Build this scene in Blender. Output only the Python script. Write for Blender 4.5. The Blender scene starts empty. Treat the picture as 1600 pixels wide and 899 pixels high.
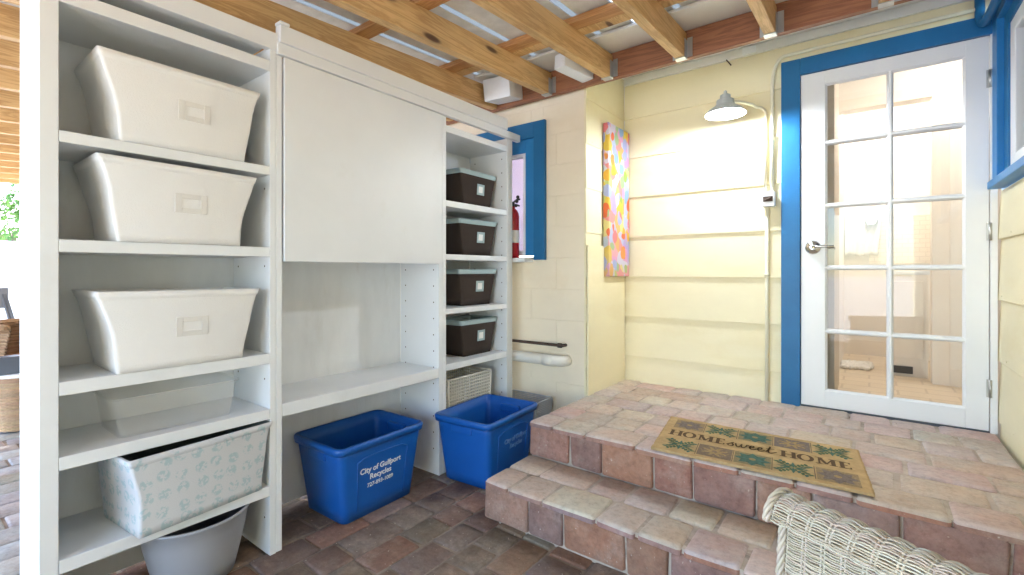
import bpy, bmesh, math, random
from mathutils import Vector, Matrix
random.seed(7)
PI = math.pi
R = math.radians
sc = bpy.context.scene
C = sc.collection

# ------------------------------------------------------------ camera
cam_d = bpy.data.cameras.new('camera'); cam = bpy.data.objects.new('camera', cam_d); C.objects.link(cam)
cam_d.sensor_width = 36.0; cam_d.lens = 36.0 * 738.2 / 1600.0
cam_d.shift_y = -(449.5 - 423.5) / 1600.0
cam_d.clip_start = 0.05; cam_d.clip_end = 2000
cam.location = (0, 0, 1.2); cam.rotation_euler = (R(90), 0, R(37.09))
sc.camera = cam
# ------------------------------------------------------------ world, sun, exposure
SUN_DIR = Vector((0.90, 0.10, -math.tan(R(32)) * 0.905)).normalized()   # travel direction of light
w = bpy.data.worlds.new('World'); sc.world = w; w.use_nodes = True
nt = w.node_tree; nt.nodes.clear()
sky = nt.nodes.new('ShaderNodeTexSky'); sky.sky_type = 'NISHITA'; sky.sun_disc = False
sky.sun_elevation = R(32)
tosun = -SUN_DIR
sky.sun_rotation = math.atan2(tosun.x, tosun.y)
sky.air_density = 1.0; sky.dust_density = 0.6; sky.ozone_density = 3.0
bg = nt.nodes.new('ShaderNodeBackground'); bg.inputs[1].default_value = 0.15
wo = nt.nodes.new('ShaderNodeOutputWorld')
nt.links.new(sky.outputs[0], bg.inputs[0]); nt.links.new(bg.outputs[0], wo.inputs[0])
sun_d = bpy.data.lights.new('sun', 'SUN'); sun_d.energy = 4.2; sun_d.angle = R(0.5); sun_d.color = (1, 0.985, 0.96)
sun = bpy.data.objects.new('sun', sun_d); C.objects.link(sun); sun.location = (-6, -2, 8)
sun.rotation_euler = SUN_DIR.to_track_quat('-Z', 'Y').to_euler()
sc.view_settings.view_transform = 'Standard'; sc.view_settings.look = 'None'
sc.view_settings.exposure = 3.58; sc.view_settings.gamma = 1.0
sc.view_settings.use_curve_mapping = False
LAMP_W = 112.0       # emission strength of the bulb, porch lamp (lit in the photograph)
ROOM_W = 4.3         # light fixture of the lit bathroom behind the glass door
sc.render.engine = 'CYCLES'
sc.cycles.use_denoising = True
sc.cycles.max_bounces = 10; sc.cycles.diffuse_bounces = 7; sc.cycles.glossy_bounces = 4
sc.cycles.transparent_max_bounces = 12; sc.cycles.transmission_bounces = 6
sc.cycles.sample_clamp_indirect = 6.0
sc.cycles.caustics_reflective = False; sc.cycles.caustics_refractive = False

# ------------------------------------------------------------ material helpers
def nodes(m): return m.node_tree.nodes, m.node_tree.links
def new_mat(name):
    m = bpy.data.materials.new(name); m.use_nodes = True
    return m, m.node_tree.nodes['Principled BSDF']
def tex_coord(m, scale=(1, 1, 1), kind='Object'):
    n, l = nodes(m)
    tc = n.new('ShaderNodeTexCoord'); mp = n.new('ShaderNodeMapping')
    mp.inputs['Scale'].default_value = scale
    l.new(tc.outputs[kind], mp.inputs[0]); return mp.outputs[0]
def noise(m, vec, scale, detail=4, rough=0.55, dist=0.0):
    n, l = nodes(m); t = n.new('ShaderNodeTexNoise')
    t.inputs['Scale'].default_value = scale; t.inputs['Detail'].default_value = detail
    t.inputs['Roughness'].default_value = rough; t.inputs['Distortion'].default_value = dist
    l.new(vec, t.inputs['Vector']); return t.outputs['Fac']
def ramp(m, fac, stops, interp='LINEAR'):
    n, l = nodes(m); r = n.new('ShaderNodeValToRGB'); cr = r.color_ramp; cr.interpolation = interp
    while len(cr.elements) < len(stops): cr.elements.new(0.5)
    for e, (p, c) in zip(cr.elements, stops):
        e.position = p; e.color = (c[0], c[1], c[2], 1) if not isinstance(c, (int, float)) else (c, c, c, 1)
    l.new(fac, r.inputs[0]); return r.outputs[0]
def mix(m, a, b, fac, mode='MIX'):
    n, l = nodes(m); x = n.new('ShaderNodeMix'); x.data_type = 'RGBA'; x.blend_type = mode
    for s, v in ((0, fac), (6, a), (7, b)):
        if isinstance(v, (int, float)): x.inputs[s].default_value = v
        elif isinstance(v, tuple): x.inputs[s].default_value = (v[0], v[1], v[2], 1)
        else: l.new(v, x.inputs[s])
    return x.outputs[2]
def bump(m, b, h, strength=0.3, dist=0.01):
    n, l = nodes(m); u = n.new('ShaderNodeBump')
    u.inputs['Strength'].default_value = strength; u.inputs['Distance'].default_value = dist
    l.new(h, u.inputs['Height']); l.new(u.outputs[0], b.inputs['Normal'])
def sc3(c, k): return (min(c[0] * k, 1), min(c[1] * k, 1), min(c[2] * k, 1))

def paint(name, col, rough=0.5, var=0.06, nscale=5, bstr=0.12, bscale=60, stain=None, stretch=(1, 1, 1), spec=0.4):
    """painted / plain surface with slight tonal wear and fine surface texture"""
    m, b = new_mat(name); v = tex_coord(m, stretch)
    f = noise(m, v, nscale, 5, 0.6)
    c = ramp(m, f, [(0.3, sc3(col, 1 - var)), (0.7, sc3(col, 1 + var))])
    if stain:
        f2 = noise(m, v, stain[1], 6, 0.65)
        msk = ramp(m, f2, [(stain[2], 0.0), (min(stain[2] + 0.12, 1), stain[3])])
        c = mix(m, c, stain[0], msk)
    nodes(m)[1].new(c, b.inputs['Base Color'])
    b.inputs['Roughness'].default_value = rough; b.inputs['Specular IOR Level'].default_value = spec
    if bstr: bump(m, b, noise(m, v, bscale, 3, 0.6), bstr, 0.004)
    return m

def wood(name, c1, c2, axis, knots=True, rough=0.55, dark=(0.08, 0.03, 0.012)):
    m, b = new_mat(name)
    s = [14, 14, 14]; s[axis] = 0.9
    v = tex_coord(m, tuple(s))
    f = noise(m, v, 1.6, 6, 0.6, 1.2)
    c = ramp(m, f, [(0.25, c1), (0.42, c2), (0.5, sc3(c1, 0.9)), (0.6, c2), (0.75, sc3(c1, 0.75))])
    v3 = tex_coord(m, (1, 1, 1)); f3 = noise(m, v3, 1.7, 3)
    c = mix(m, c, ramp(m, f3, [(0.3, 0.78), (0.7, 1.0)]), 1.0, 'MULTIPLY')
    if knots:
        s2 = [11, 11, 11]; s2[axis] = 3.0
        v2 = tex_coord(m, tuple(s2)); n, l = nodes(m)
        vo = n.new('ShaderNodeTexVoronoi'); vo.inputs['Scale'].default_value = 0.75; l.new(v2, vo.inputs['Vector'])
        msk = ramp(m, vo.outputs['Distance'], [(0.0, 1.0), (0.10, 0.9), (0.16, 0.0)])
        ring = ramp(m, vo.outputs['Distance'], [(0.10, 0.35), (0.32, 0.0)])
        c = mix(m, c, sc3(c1, 0.5), ring); c = mix(m, c, dark, msk)
    nodes(m)[1].new(c, b.inputs['Base Color'])
    b.inputs['Roughness'].default_value = rough
    bump(m, b, f, 0.22, 0.003)
    return m

def attr_mat(name, rough=0.85, var=0.35, nscale=9, speck=None, bstr=0.5, bscale=45, spec=0.3):
    """colour comes from a per-face mesh attribute (each brick, dab or thread has its own), broken up by noise"""
    m, b = new_mat(name); n, l = nodes(m)
    a = n.new('ShaderNodeAttribute'); a.attribute_name = 'Col'
    v = tex_coord(m); f = noise(m, v, nscale, 7, 0.7)
    c = mix(m, a.outputs['Color'], ramp(m, f, [(0.25, 1 - var), (0.75, 1.0 + 0.0)]), 1.0, 'MULTIPLY')
    if speck:
        f2 = noise(m, v, 75, 2, 0.5); c = mix(m, c, speck, ramp(m, f2, [(0.70, 0.0), (0.76, 0.75)]))
        f4 = noise(m, v, 5.0, 6, 0.7); c = mix(m, c, speck, ramp(m, f4, [(0.52, 0.0), (0.72, 0.35)]))
    if nscale in (9, 11):
        f6 = noise(m, v, 42, 5, 0.75); c = mix(m, c, ramp(m, f6, [(0.32, 0.78), (0.5, 0.99), (0.7, 1.10)]), 1.0, 'MULTIPLY')
        f5 = noise(m, v, 3.1, 6, 0.7, 0.5); c = mix(m, c, mix(m, c, (1.0, 0.86, 0.79), 1.0, 'MULTIPLY'), ramp(m, f5, [(0.42, 0.0), (0.62, 0.9)]))
    l.new(c, b.inputs['Base Color']); b.inputs['Roughness'].default_value = rough
    b.inputs['Specular IOR Level'].default_value = spec
    if bstr: bump(m, b, mix(m, noise(m, v, bscale, 6, 0.7), noise(m, v, 12, 4), 0.5), bstr, 0.006)
    return m

def metal(name, col, rough=0.35, metallic=1.0):
    m, b = new_mat(name); v = tex_coord(m)
    f = noise(m, v, 12, 4)
    nodes(m)[1].new(ramp(m, f, [(0.3, sc3(col, 0.85)), (0.7, sc3(col, 1.1))]), b.inputs['Base Color'])
    b.inputs['Metallic'].default_value = metallic; b.inputs['Roughness'].default_value = rough
    return m

def emit(name, col, strength):
    m, b = new_mat(name); b.inputs['Emission Color'].default_value = (*col, 1)
    b.inputs['Emission Strength'].default_value = strength; b.inputs['Base Color'].default_value = (*col, 1)
    return m

M = {}
M['white'] = paint('white_paint', (0.76, 0.785, 0.815), 0.42, 0.025, 3, 0.10, 35, stain=((0.66, 0.65, 0.62), 2.2, 0.60, 0.35))
M['white_shelf'] = paint('white_shelf_paint', (0.76, 0.785, 0.815), 0.38, 0.03, 4, 0.10, 40, stain=((0.62, 0.61, 0.59), 3.0, 0.60, 0.35))
M['white_back'] = paint('white_back_panel', (0.74, 0.76, 0.785), 0.5, 0.05, 3, 0.06, 30, stain=((0.58, 0.58, 0.57), 2.3, 0.58, 0.35), stretch=(1, 3, 1))
M['door_white'] = paint('door_white', (0.80, 0.80, 0.80), 0.35, 0.02, 3, 0.08, 40, stain=((0.68, 0.66, 0.60), 3, 0.62, 0.3))
M['cream_siding'] = paint('cream_siding', (0.82, 0.74, 0.51), 0.55, 0.03, 2.2, 0.18, 45, stain=((0.77, 0.67, 0.41), 1.6, 0.52, 0.5), stretch=(1, 1, 2.5))
M['cream_block'] = paint('cream_block', (0.82, 0.725, 0.565), 0.6, 0.04, 3, 0.35, 38, stain=((0.77, 0.65, 0.47), 2.0, 0.55, 0.5))
M['joint_tan'] = paint('block_joint', (0.60, 0.50, 0.34), 0.8, 0.1)  # tan colour for the block joints
M['blue'] = paint('blue_trim', (0.012, 0.135, 0.32), 0.42, 0.10, 4, 0.30, 28, spec=0.35)
M['blue_light'] = paint('blue_sash', (0.022, 0.19, 0.45), 0.42, 0.10, 4, 0.2, 28, spec=0.35)
M['soffit'] = paint('soffit_white', (0.74, 0.74, 0.72), 0.6, 0.06, 3, 0.1)
M['rafter'] = wood('pine_rafter', (0.62, 0.36, 0.14), (0.76, 0.50, 0.23), 1)
M['purlin'] = wood('pine_purlin', (0.50, 0.22, 0.075), (0.66, 0.36, 0.14), 0)
M['ledger'] = wood('ledger_wood', (0.25, 0.095, 0.045), (0.36, 0.15, 0.07), 0)
M['galv'] = metal('galvanised', (0.55, 0.57, 0.58), 0.4)
M['roof'] = metal('roof_metal', (0.68, 0.69, 0.70), 0.5, 0.0)
M['chrome'] = metal('satin_nickel', (0.62, 0.60, 0.56), 0.22)
M['steel_hinge'] = metal('hinge_metal', (0.50, 0.49, 0.46), 0.4)
M['recycle'] = paint('blue_plastic', (0.008, 0.098, 0.40), 0.36, 0.06, 4, 0.10, 90, spec=0.45)
M['ink'] = paint('white_ink', (0.82, 0.84, 0.86), 0.5, 0.02)
M['ink_worn'] = paint('worn_ink', (0.16, 0.30, 0.55), 0.5, 0.3, 30)
M['fabric'] = paint('cream_canvas', (0.78, 0.78, 0.78), 0.9, 0.02, 5, 0.35, 220, spec=0.1)
M['fabric_emb'] = paint('canvas_label', (0.70, 0.69, 0.67), 0.85, 0.02, 5, 0.3, 200)
M['brown'] = paint('brown_canvas', (0.050, 0.038, 0.033), 0.9, 0.08, 5, 0.35, 220, spec=0.1)
M['brown_in'] = paint('dark_lining', (0.03, 0.03, 0.03), 0.9, 0.1)
M['aqua'] = paint('aqua_binding', (0.36, 0.46, 0.48), 0.85, 0.05, 8, 0.3, 200)
M['card'] = paint('paper_card', (0.80, 0.80, 0.78), 0.7, 0.03)
M['grey_bin'] = paint('grey_plastic', (0.33, 0.34, 0.38), 0.42, 0.04, 3, 0.08)
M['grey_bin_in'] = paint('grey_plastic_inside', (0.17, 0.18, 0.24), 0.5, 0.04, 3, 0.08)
M['grey_basket'] = paint('grey_basket', (0.45, 0.47, 0.51), 0.6, 0.05, 5, 0.2)
M['ivory'] = paint('ivory_basket', (0.72, 0.69, 0.61), 0.55, 0.04, 5, 0.2)
M['dark_lining'] = paint('grey_lining', (0.14, 0.17, 0.18), 0.85, 0.1)
M['pvc'] = paint('pvc_pipe', (0.76, 0.73, 0.66), 0.4, 0.03)
M['iron'] = paint('rusty_iron', (0.07, 0.045, 0.035), 0.7, 0.3, 20)
M['conduit'] = paint('painted_conduit', (0.78, 0.74, 0.58), 0.45, 0.03)
M['shade'] = paint('lamp_shade_grey', (0.55, 0.60, 0.63), 0.45, 0.05)
M['shade_in'] = paint('lamp_shade_inside', (0.8, 0.8, 0.8), 0.4, 0.01)
M['red'] = paint('red_enamel', (0.42, 0.012, 0.02), 0.25, 0.04, spec=0.6)
M['black'] = paint('black_rubber', (0.02, 0.02, 0.022), 0.5, 0.1)
M['charcoal'] = paint('charcoal_metal', (0.09, 0.10, 0.12), 0.5, 0.1)
M['wicker'] = attr_mat('white_wicker', 0.55, 0.14, 25, None, 0.2, 120, 0.4)
M['wicker_br'] = attr_mat('brown_wicker', 0.7, 0.3, 40, None, 0.3, 120)
M['paver'] = attr_mat('clay_paver', 0.92, 0.38, 11, (0.52, 0.45, 0.39), 0.8, 48, 0.15)
M['paver_top'] = attr_mat('dusty_lit_paver', 0.85, 0.22, 9, (0.60, 0.54, 0.47), 0.6, 48)
M['mortar'] = paint('mortar', (0.26, 0.21, 0.17), 0.95, 0.3, 9, 0.6, 40, stain=((0.10, 0.08, 0.065), 6, 0.5, 0.8))
M['mortar_light'] = paint('mortar_light', (0.44, 0.37, 0.31), 0.95, 0.25, 9, 0.6, 40, stain=((0.16, 0.12, 0.10), 8, 0.55, 0.8))
M['coir'] = paint('coir_mat', (0.46, 0.32, 0.16), 0.98, 0.15, 30, 0.9, 260, spec=0.05)
M['matprint'] = attr_mat('mat_print', 0.98, 0.55, 130, None, 0.9, 260, 0.05)
M['grass'] = paint('sandy_ground', (0.52, 0.50, 0.47), 0.95, 0.12, 3)
M['paver_pale'] = attr_mat('pale_paver', 0.85, 0.25, 9, None, 0.5, 48)
M['vinyl'] = paint('vinyl_fence', (0.80, 0.80, 0.80), 0.4, 0.02)
M['leaf'] = attr_mat('leaf', 0.6, 0.3, 4, None, 0.0)
M['bark'] = paint('bark', (0.16, 0.11, 0.07), 0.9, 0.3, 10, 0.5)
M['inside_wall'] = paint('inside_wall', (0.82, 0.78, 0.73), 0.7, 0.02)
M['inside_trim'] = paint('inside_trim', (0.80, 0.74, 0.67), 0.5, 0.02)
M['inside_shade'] = paint('inside_partition_shaded', (0.60, 0.54, 0.46), 0.7, 0.02)  # partition front in shade: the shade is put into a darker beige
M['towel'] = paint('towel', (0.82, 0.80, 0.77), 0.95, 0.03, 20, 0.8, 160, spec=0.05)
M['vent'] = paint('vent_dark', (0.05, 0.05, 0.05), 0.6, 0.1)
M['rug'] = paint('rug', (0.80, 0.78, 0.74), 0.95, 0.06, 30, 1.0, 60)

def make_tile(name, c1, c2, sx, mortar_c):
    m, b = new_mat(name); n, l = nodes(m); v = tex_coord(m)
    br = n.new('ShaderNodeTexBrick'); br.inputs['Scale'].default_value = sx
    br.inputs['Color1'].default_value = (*c1, 1); br.inputs['Color2'].default_value = (*c2, 1)
    br.inputs['Mortar'].default_value = (*mortar_c, 1); br.inputs['Mortar Size'].default_value = 0.012
    l.new(v, br.inputs['Vector']); l.new(br.outputs[0], b.inputs['Base Color']); b.inputs['Roughness'].default_value = 0.35
    return m
M['floor_tile'] = make_tile('floor_tile', (0.74, 0.63, 0.49), (0.70, 0.59, 0.45), 1.6, (0.58, 0.48, 0.37))
def wall_tile():
    m, b = new_mat('wall_tile'); n, l = nodes(m); v = tex_coord(m)
    mp = n.new('ShaderNodeMapping'); mp.inputs['Rotation'].default_value = (R(90), 0, 0); l.new(v, mp.inputs[0])
    br = n.new('ShaderNodeTexBrick'); br.inputs['Scale'].default_value = 6
    br.inputs['Color1'].default_value = (0.78, 0.71, 0.60, 1); br.inputs['Color2'].default_value = (0.76, 0.68, 0.57, 1)
    br.inputs['Mortar'].default_value = (0.68, 0.60, 0.50, 1); br.inputs['Mortar Size'].default_value = 0.02
    l.new(mp.outputs[0], br.inputs['Vector']); l.new(br.outputs[0], b.inputs['Base Color']); b.inputs['Roughness'].default_value = 0.3
    return m
M['wall_tile'] = wall_tile()

def glass_mat(name, tint=(0.97, 0.98, 0.97), refl=1.0):
    m = bpy.data.materials.new(name); m.use_nodes = True; n, l = nodes(m); n.clear()
    o = n.new('ShaderNodeOutputMaterial'); t = n.new('ShaderNodeBsdfTransparent'); g = n.new('ShaderNodeBsdfGlossy')
    t.inputs[0].default_value = (*tint, 1); g.inputs['Roughness'].default_value = 0.02
    f = n.new('ShaderNodeFresnel'); f.inputs[0].default_value = 1.45
    mu = n.new('ShaderNodeMath'); mu.operation = 'MULTIPLY'; mu.inputs[1].default_value = refl
    l.new(f.outputs[0], mu.inputs[0])
    x = n.new('ShaderNodeMixShader'); l.new(mu.outputs[0], x.inputs[0]); l.new(t.outputs[0], x.inputs[1]); l.new(g.outputs[0], x.inputs[2])
    l.new(x.outputs[0], o.inputs[0]); return m
M['glass'] = glass_mat('window_glass')
def clear_plastic():
    m = bpy.data.materials.new('clear_plastic'); m.use_nodes = True; n, l = nodes(m); n.clear()
    o = n.new('ShaderNodeOutputMaterial'); t = n.new('ShaderNodeBsdfTransparent'); g = n.new('ShaderNodeBsdfPrincipled')
    g.inputs['Base Color'].default_value = (0.82, 0.82, 0.80, 1); g.inputs['Roughness'].default_value = 0.25
    x = n.new('ShaderNodeMixShader'); x.inputs[0].default_value = 0.13
    l.new(t.outputs[0], x.inputs[1]); l.new(g.outputs[0], x.inputs[2]); l.new(x.outputs[0], o.inputs[0]); return m
M['clear'] = clear_plastic()
def translucent(name, col):
    m = bpy.data.materials.new(name); m.use_nodes = True; n, l = nodes(m); n.clear()
    o = n.new('ShaderNodeOutputMaterial'); t = n.new('ShaderNodeBsdfTranslucent'); d = n.new('ShaderNodeBsdfDiffuse')
    t.inputs[0].default_value = (*col, 1); d.inputs[0].default_value = (*col, 1)
    x = n.new('ShaderNodeMixShader'); x.inputs[0].default_value = 0.25
    l.new(t.outputs[0], x.inputs[1]); l.new(d.outputs[0], x.inputs[2]); l.new(x.outputs[0], o.inputs[0]); return m
M['poly'] = translucent('translucent_panel', (0.24, 0.255, 0.26))

def canvas_art():
    m, b = new_mat('painted_canvas'); n, l = nodes(m)
    tc = n.new('ShaderNodeTexCoord')
    def layer(scale, rnd, off, stretch):
        mp = n.new('ShaderNodeMapping'); mp.inputs['Scale'].default_value = stretch
        mp.inputs['Location'].default_value = (off, off * 1.7, off * 0.3)
        l.new(tc.outputs['Object'], mp.inputs[0])
        nz = n.new('ShaderNodeTexNoise'); nz.inputs['Scale'].default_value = 9; l.new(mp.outputs[0], nz.inputs['Vector'])
        ad = n.new('ShaderNodeMixRGB'); ad.blend_type = 'LINEAR_LIGHT'; ad.inputs[0].default_value = 0.035
        l.new(mp.outputs[0], ad.inputs[1]); l.new(nz.outputs['Color'], ad.inputs[2])
        vo = n.new('ShaderNodeTexVoronoi'); vo.inputs['Scale'].default_value = scale; vo.inputs['Randomness'].default_value = rnd
        l.new(ad.outputs[0], vo.inputs['Vector'])
        sp = n.new('ShaderNodeSeparateColor'); l.new(vo.outputs['Color'], sp.inputs[0])
        return vo, sp
    v1, s1 = layer(13, 1.0, 0.0, (1, 1, 0.8))
    P = [(0.50, 0.62, 0.88), (0.52, 0.44, 0.80), (0.85, 0.62, 0.06), (0.88, 0.34, 0.33), (0.60, 0.72, 0.85), (0.85, 0.80, 0.30),
         (0.86, 0.45, 0.52), (0.70, 0.72, 0.88), (0.55, 0.66, 0.22), (0.80, 0.40, 0.68), (0.88, 0.52, 0.16), (0.72, 0.70, 0.88)]
    base = ramp(m, s1.outputs[0], [(i / 12.0, c) for i, c in enumerate(P)], 'CONSTANT')
    v2, s2 = layer(11.5, 1.0, 3.7, (1, 1, 0.85))
    P2 = [(0.88, 0.16, 0.03), (0.90, 0.52, 0.03), (0.42, 0.52, 0.88), (0.88, 0.24, 0.26), (0.36, 0.56, 0.08), (0.28, 0.52, 0.80), (0.40, 0.62, 0.30), (0.88, 0.34, 0.06)]
    dab = ramp(m, s2.outputs[1], [(i / 8.0, c) for i, c in enumerate(P2)], 'CONSTANT')
    msk = ramp(m, v2.outputs['Distance'], [(0.42, 1.0), (0.46, 0.0)])
    c = mix(m, base, dab, msk)
    nz = noise(m, tc.outputs['Object'], 3.0, 3); c = mix(m, c, (0.80, 0.82, 0.92), ramp(m, nz, [(0.55, 0.0), (0.75, 0.3)]))
    c = mix(m, c, (0.72, 0.66, 0.68), 1.0, 'MULTIPLY')
    l.new(c, b.inputs['Base Color']); b.inputs['Roughness'].default_value = 0.5
    bump(m, b, noise(m, tc.outputs['Object'], 90, 4), 0.3, 0.003)
    return m
M['art'] = canvas_art()

def floral():
    m, b = new_mat('floral_fabric'); n, l = nodes(m); v = tex_coord(m, (12, 12, 12))
    sx = n.new('ShaderNodeSeparateXYZ'); l.new(v, sx.inputs[0])
    cb = n.new('ShaderNodeCombineXYZ')
    ad = n.new('ShaderNodeMath'); ad.operation = 'ADD'; l.new(sx.outputs[0], ad.inputs[0]); l.new(sx.outputs[1], ad.inputs[1])
    l.new(ad.outputs[0], cb.inputs[0]); l.new(sx.outputs[2], cb.inputs[1])
    vo = n.new('ShaderNodeTexVoronoi'); vo.voronoi_dimensions = '2D'; vo.inputs['Scale'].default_value = 1.45; vo.inputs['Randomness'].default_value = 0.35
    l.new(cb.outputs[0], vo.inputs['Vector'])
    blob = ramp(m, vo.outputs['Distance'], [(0.30, 1.0), (0.40, 0.0)])
    tx = noise(m, v, 5.5, 3, 0.6); tm = ramp(m, tx, [(0.46, 0.0), (0.53, 1.0)])
    k = mix(m, blob, tm, 1.0, 'MULTIPLY')
    c = mix(m, (0.60, 0.62, 0.66), (0.41, 0.53, 0.58), k)
    l.new(c, b.inputs['Base Color']); b.inputs['Roughness'].default_value = 0.9
    bump(m, b, noise(m, v, 20, 2), 0.2, 0.002)
    return m
M['floral'] = floral()

# ------------------------------------------------------------ object helpers
def put(o, parent=None):
    C.objects.link(o)
    if parent is not None:
        o.parent = parent
        if parent.type == 'EMPTY' and not parent.get('_local'):
            o.location = -Vector(parent.location)
    return o
def obj(name, bm, mat, parent=None, bevel=0.0, smooth=False, seg=2):
    bmesh.ops.recalc_face_normals(bm, faces=bm.faces)
    me = bpy.data.meshes.new(name); bm.to_mesh(me); bm.free()
    for mm in (mat if isinstance(mat, (list, tuple)) else [mat]): me.materials.append(mm)
    if smooth:
        for p in me.polygons: p.use_smooth = True
    o = bpy.data.objects.new(name, me); put(o, parent)
    if bevel > 0:
        md = o.modifiers.new('bevel', 'BEVEL'); md.width = bevel; md.segments = seg; md.limit_method = 'ANGLE'; md.angle_limit = R(35)
        md.harden_normals = False
    return o
def thing(name, label, cat, loc=(0, 0, 0), group=None, local=False, rz=0):
    o = bpy.data.objects.new(name, None); C.objects.link(o); o.location = loc; o.rotation_euler = (0, 0, rz)
    o.empty_display_size = 0.05
    if local: o['_local'] = 1
    o['label'] = label; o['category'] = cat
    if group: o['group'] = group
    return o
def tag(o, label, cat, group=None):
    o['label'] = label; o['category'] = cat
    if group: o['group'] = group
    return o
def struct(o): o['kind'] = 'structure'; return o

def box(bm, x0, x1, y0, y1, z0, z1, slope=0.0, mi=0):
    """axis box; slope tilts z by slope*y"""
    vs = [bm.verts.new((x, y, z + slope * y)) for x in (x0, x1) for y in (y0, y1) for z in (z0, z1)]
    for f in ((0, 1, 3, 2), (4, 6, 7, 5), (0, 4, 5, 1), (2, 3, 7, 6), (0, 2, 6, 4), (1, 5, 7, 3)):
        fc = bm.faces.new([vs[i] for i in f]); fc.material_index = mi
def B(*args, **k):
    bm = bmesh.new(); box(bm, *args, **k); return bm
def tube(bm, pts, r, n=8, cap=True, col=None, lay=None, flat=1.0):
    pts = [Vector(p) for p in pts]; rings = []
    up = Vector((0, 0, 1)); prev = None
    for i, p in enumerate(pts):
        a = pts[max(i - 1, 0)]; b = pts[min(i + 1, len(pts) - 1)]; t = (b - a)
        if t.length < 1e-9: t = Vector((0, 0, 1))
        t.normalize()
        if prev is None:
            s = t.cross(up) if abs(t.dot(up)) < 0.95 else t.cross(Vector((1, 0, 0)))
        else:
            s = prev - t * prev.dot(t)
        s.normalize(); prev = s; u = t.cross(s)
        rr = r[i] if isinstance(r, (list, tuple)) else r
        rings.append([bm.verts.new(p + s * (math.cos(2 * PI * k / n) * rr) + u * (math.sin(2 * PI * k / n) * rr * flat)) for k in range(n)])
    fs = []
    for a, b in zip(rings, rings[1:]):
        for k in range(n): fs.append(bm.faces.new((a[k], a[(k + 1) % n], b[(k + 1) % n], b[k])))
    if cap:
        fs.append(bm.faces.new(rings[0][::-1])); fs.append(bm.faces.new(rings[-1]))
    for f in fs: f.smooth = True
    if col is not None:
        for f in fs:
            for lp in f.loops: lp[lay] = (*col, 1)
    return fs
def lathe(bm, prof, cx, cy, n=32, cz=0.0, cap_bottom=True, cap_top=False):
    rings = []
    for r, z in prof:
        rings.append([bm.verts.new((cx + r * math.cos(2 * PI * k / n), cy + r * math.sin(2 * PI * k / n), cz + z)) for k in range(n)])
    for a, b in zip(rings, rings[1:]):
        for k in range(n): bm.faces.new((a[k], a[(k + 1) % n], b[(k + 1) % n], b[k])).smooth = True
    if cap_bottom: bm.faces.new(rings[0][::-1])
    if cap_top: bm.faces.new(rings[-1])
def rrect(hx, hy, r, n=4):
    pts = []
    for cx, cy, a0 in ((hx - r, hy - r, 0), (-hx + r, hy - r, 90), (-hx + r, -hy + r, 180), (hx - r, -hy + r, 270)):
        for k in range(n + 1):
            a = R(a0 + 90.0 * k / n); pts.append((cx + r * math.cos(a), cy + r * math.sin(a)))
    return pts
def loft(bm, rings, cap_bottom=True, cap_top=False, mi=0, sag=None):
    """rings: (z, hx, hy, r[, ox, oy]); sag(x,y,z)->dz"""
    rs = []
    for rg in rings:
        z, hx, hy, r = rg[:4]; ox, oy = (rg[4], rg[5]) if len(rg) > 4 else (0, 0)
        rs.append([bm.verts.new((x + ox, y + oy, z + (sag(x, y, z) if sag else 0))) for x, y in rrect(hx, hy, r)])
    n = len(rs[0])
    for a, b in zip(rs, rs[1:]):
        for k in range(n):
            f = bm.faces.new((a[k], a[(k + 1) % n], b[(k + 1) % n], b[k])); f.smooth = True; f.material_index = mi
    if cap_bottom: bm.faces.new(rs[0][::-1]).material_index = mi
    if cap_top: bm.faces.new(rs[-1]).material_index = mi
    return rs
def text_mesh(name, s, size, mat, mtx, parent, offset=0.0, align='CENTER', shear=0.0):
    cu = bpy.data.curves.new('t', 'FONT'); cu.body = s; cu.size = size; cu.align_x = align; cu.align_y = 'CENTER'
    cu.extrude = 0.0004; cu.offset = offset; cu.shear = shear
    o = bpy.data.objects.new('t', cu); C.objects.link(o)
    me = bpy.data.meshes.new_from_object(o); bpy.data.objects.remove(o)
    me.name = name; me.transform(mtx); me.materials.clear(); me.materials.append(mat)
    ob = bpy.data.objects.new(name, me); put(ob, parent); return ob

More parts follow.
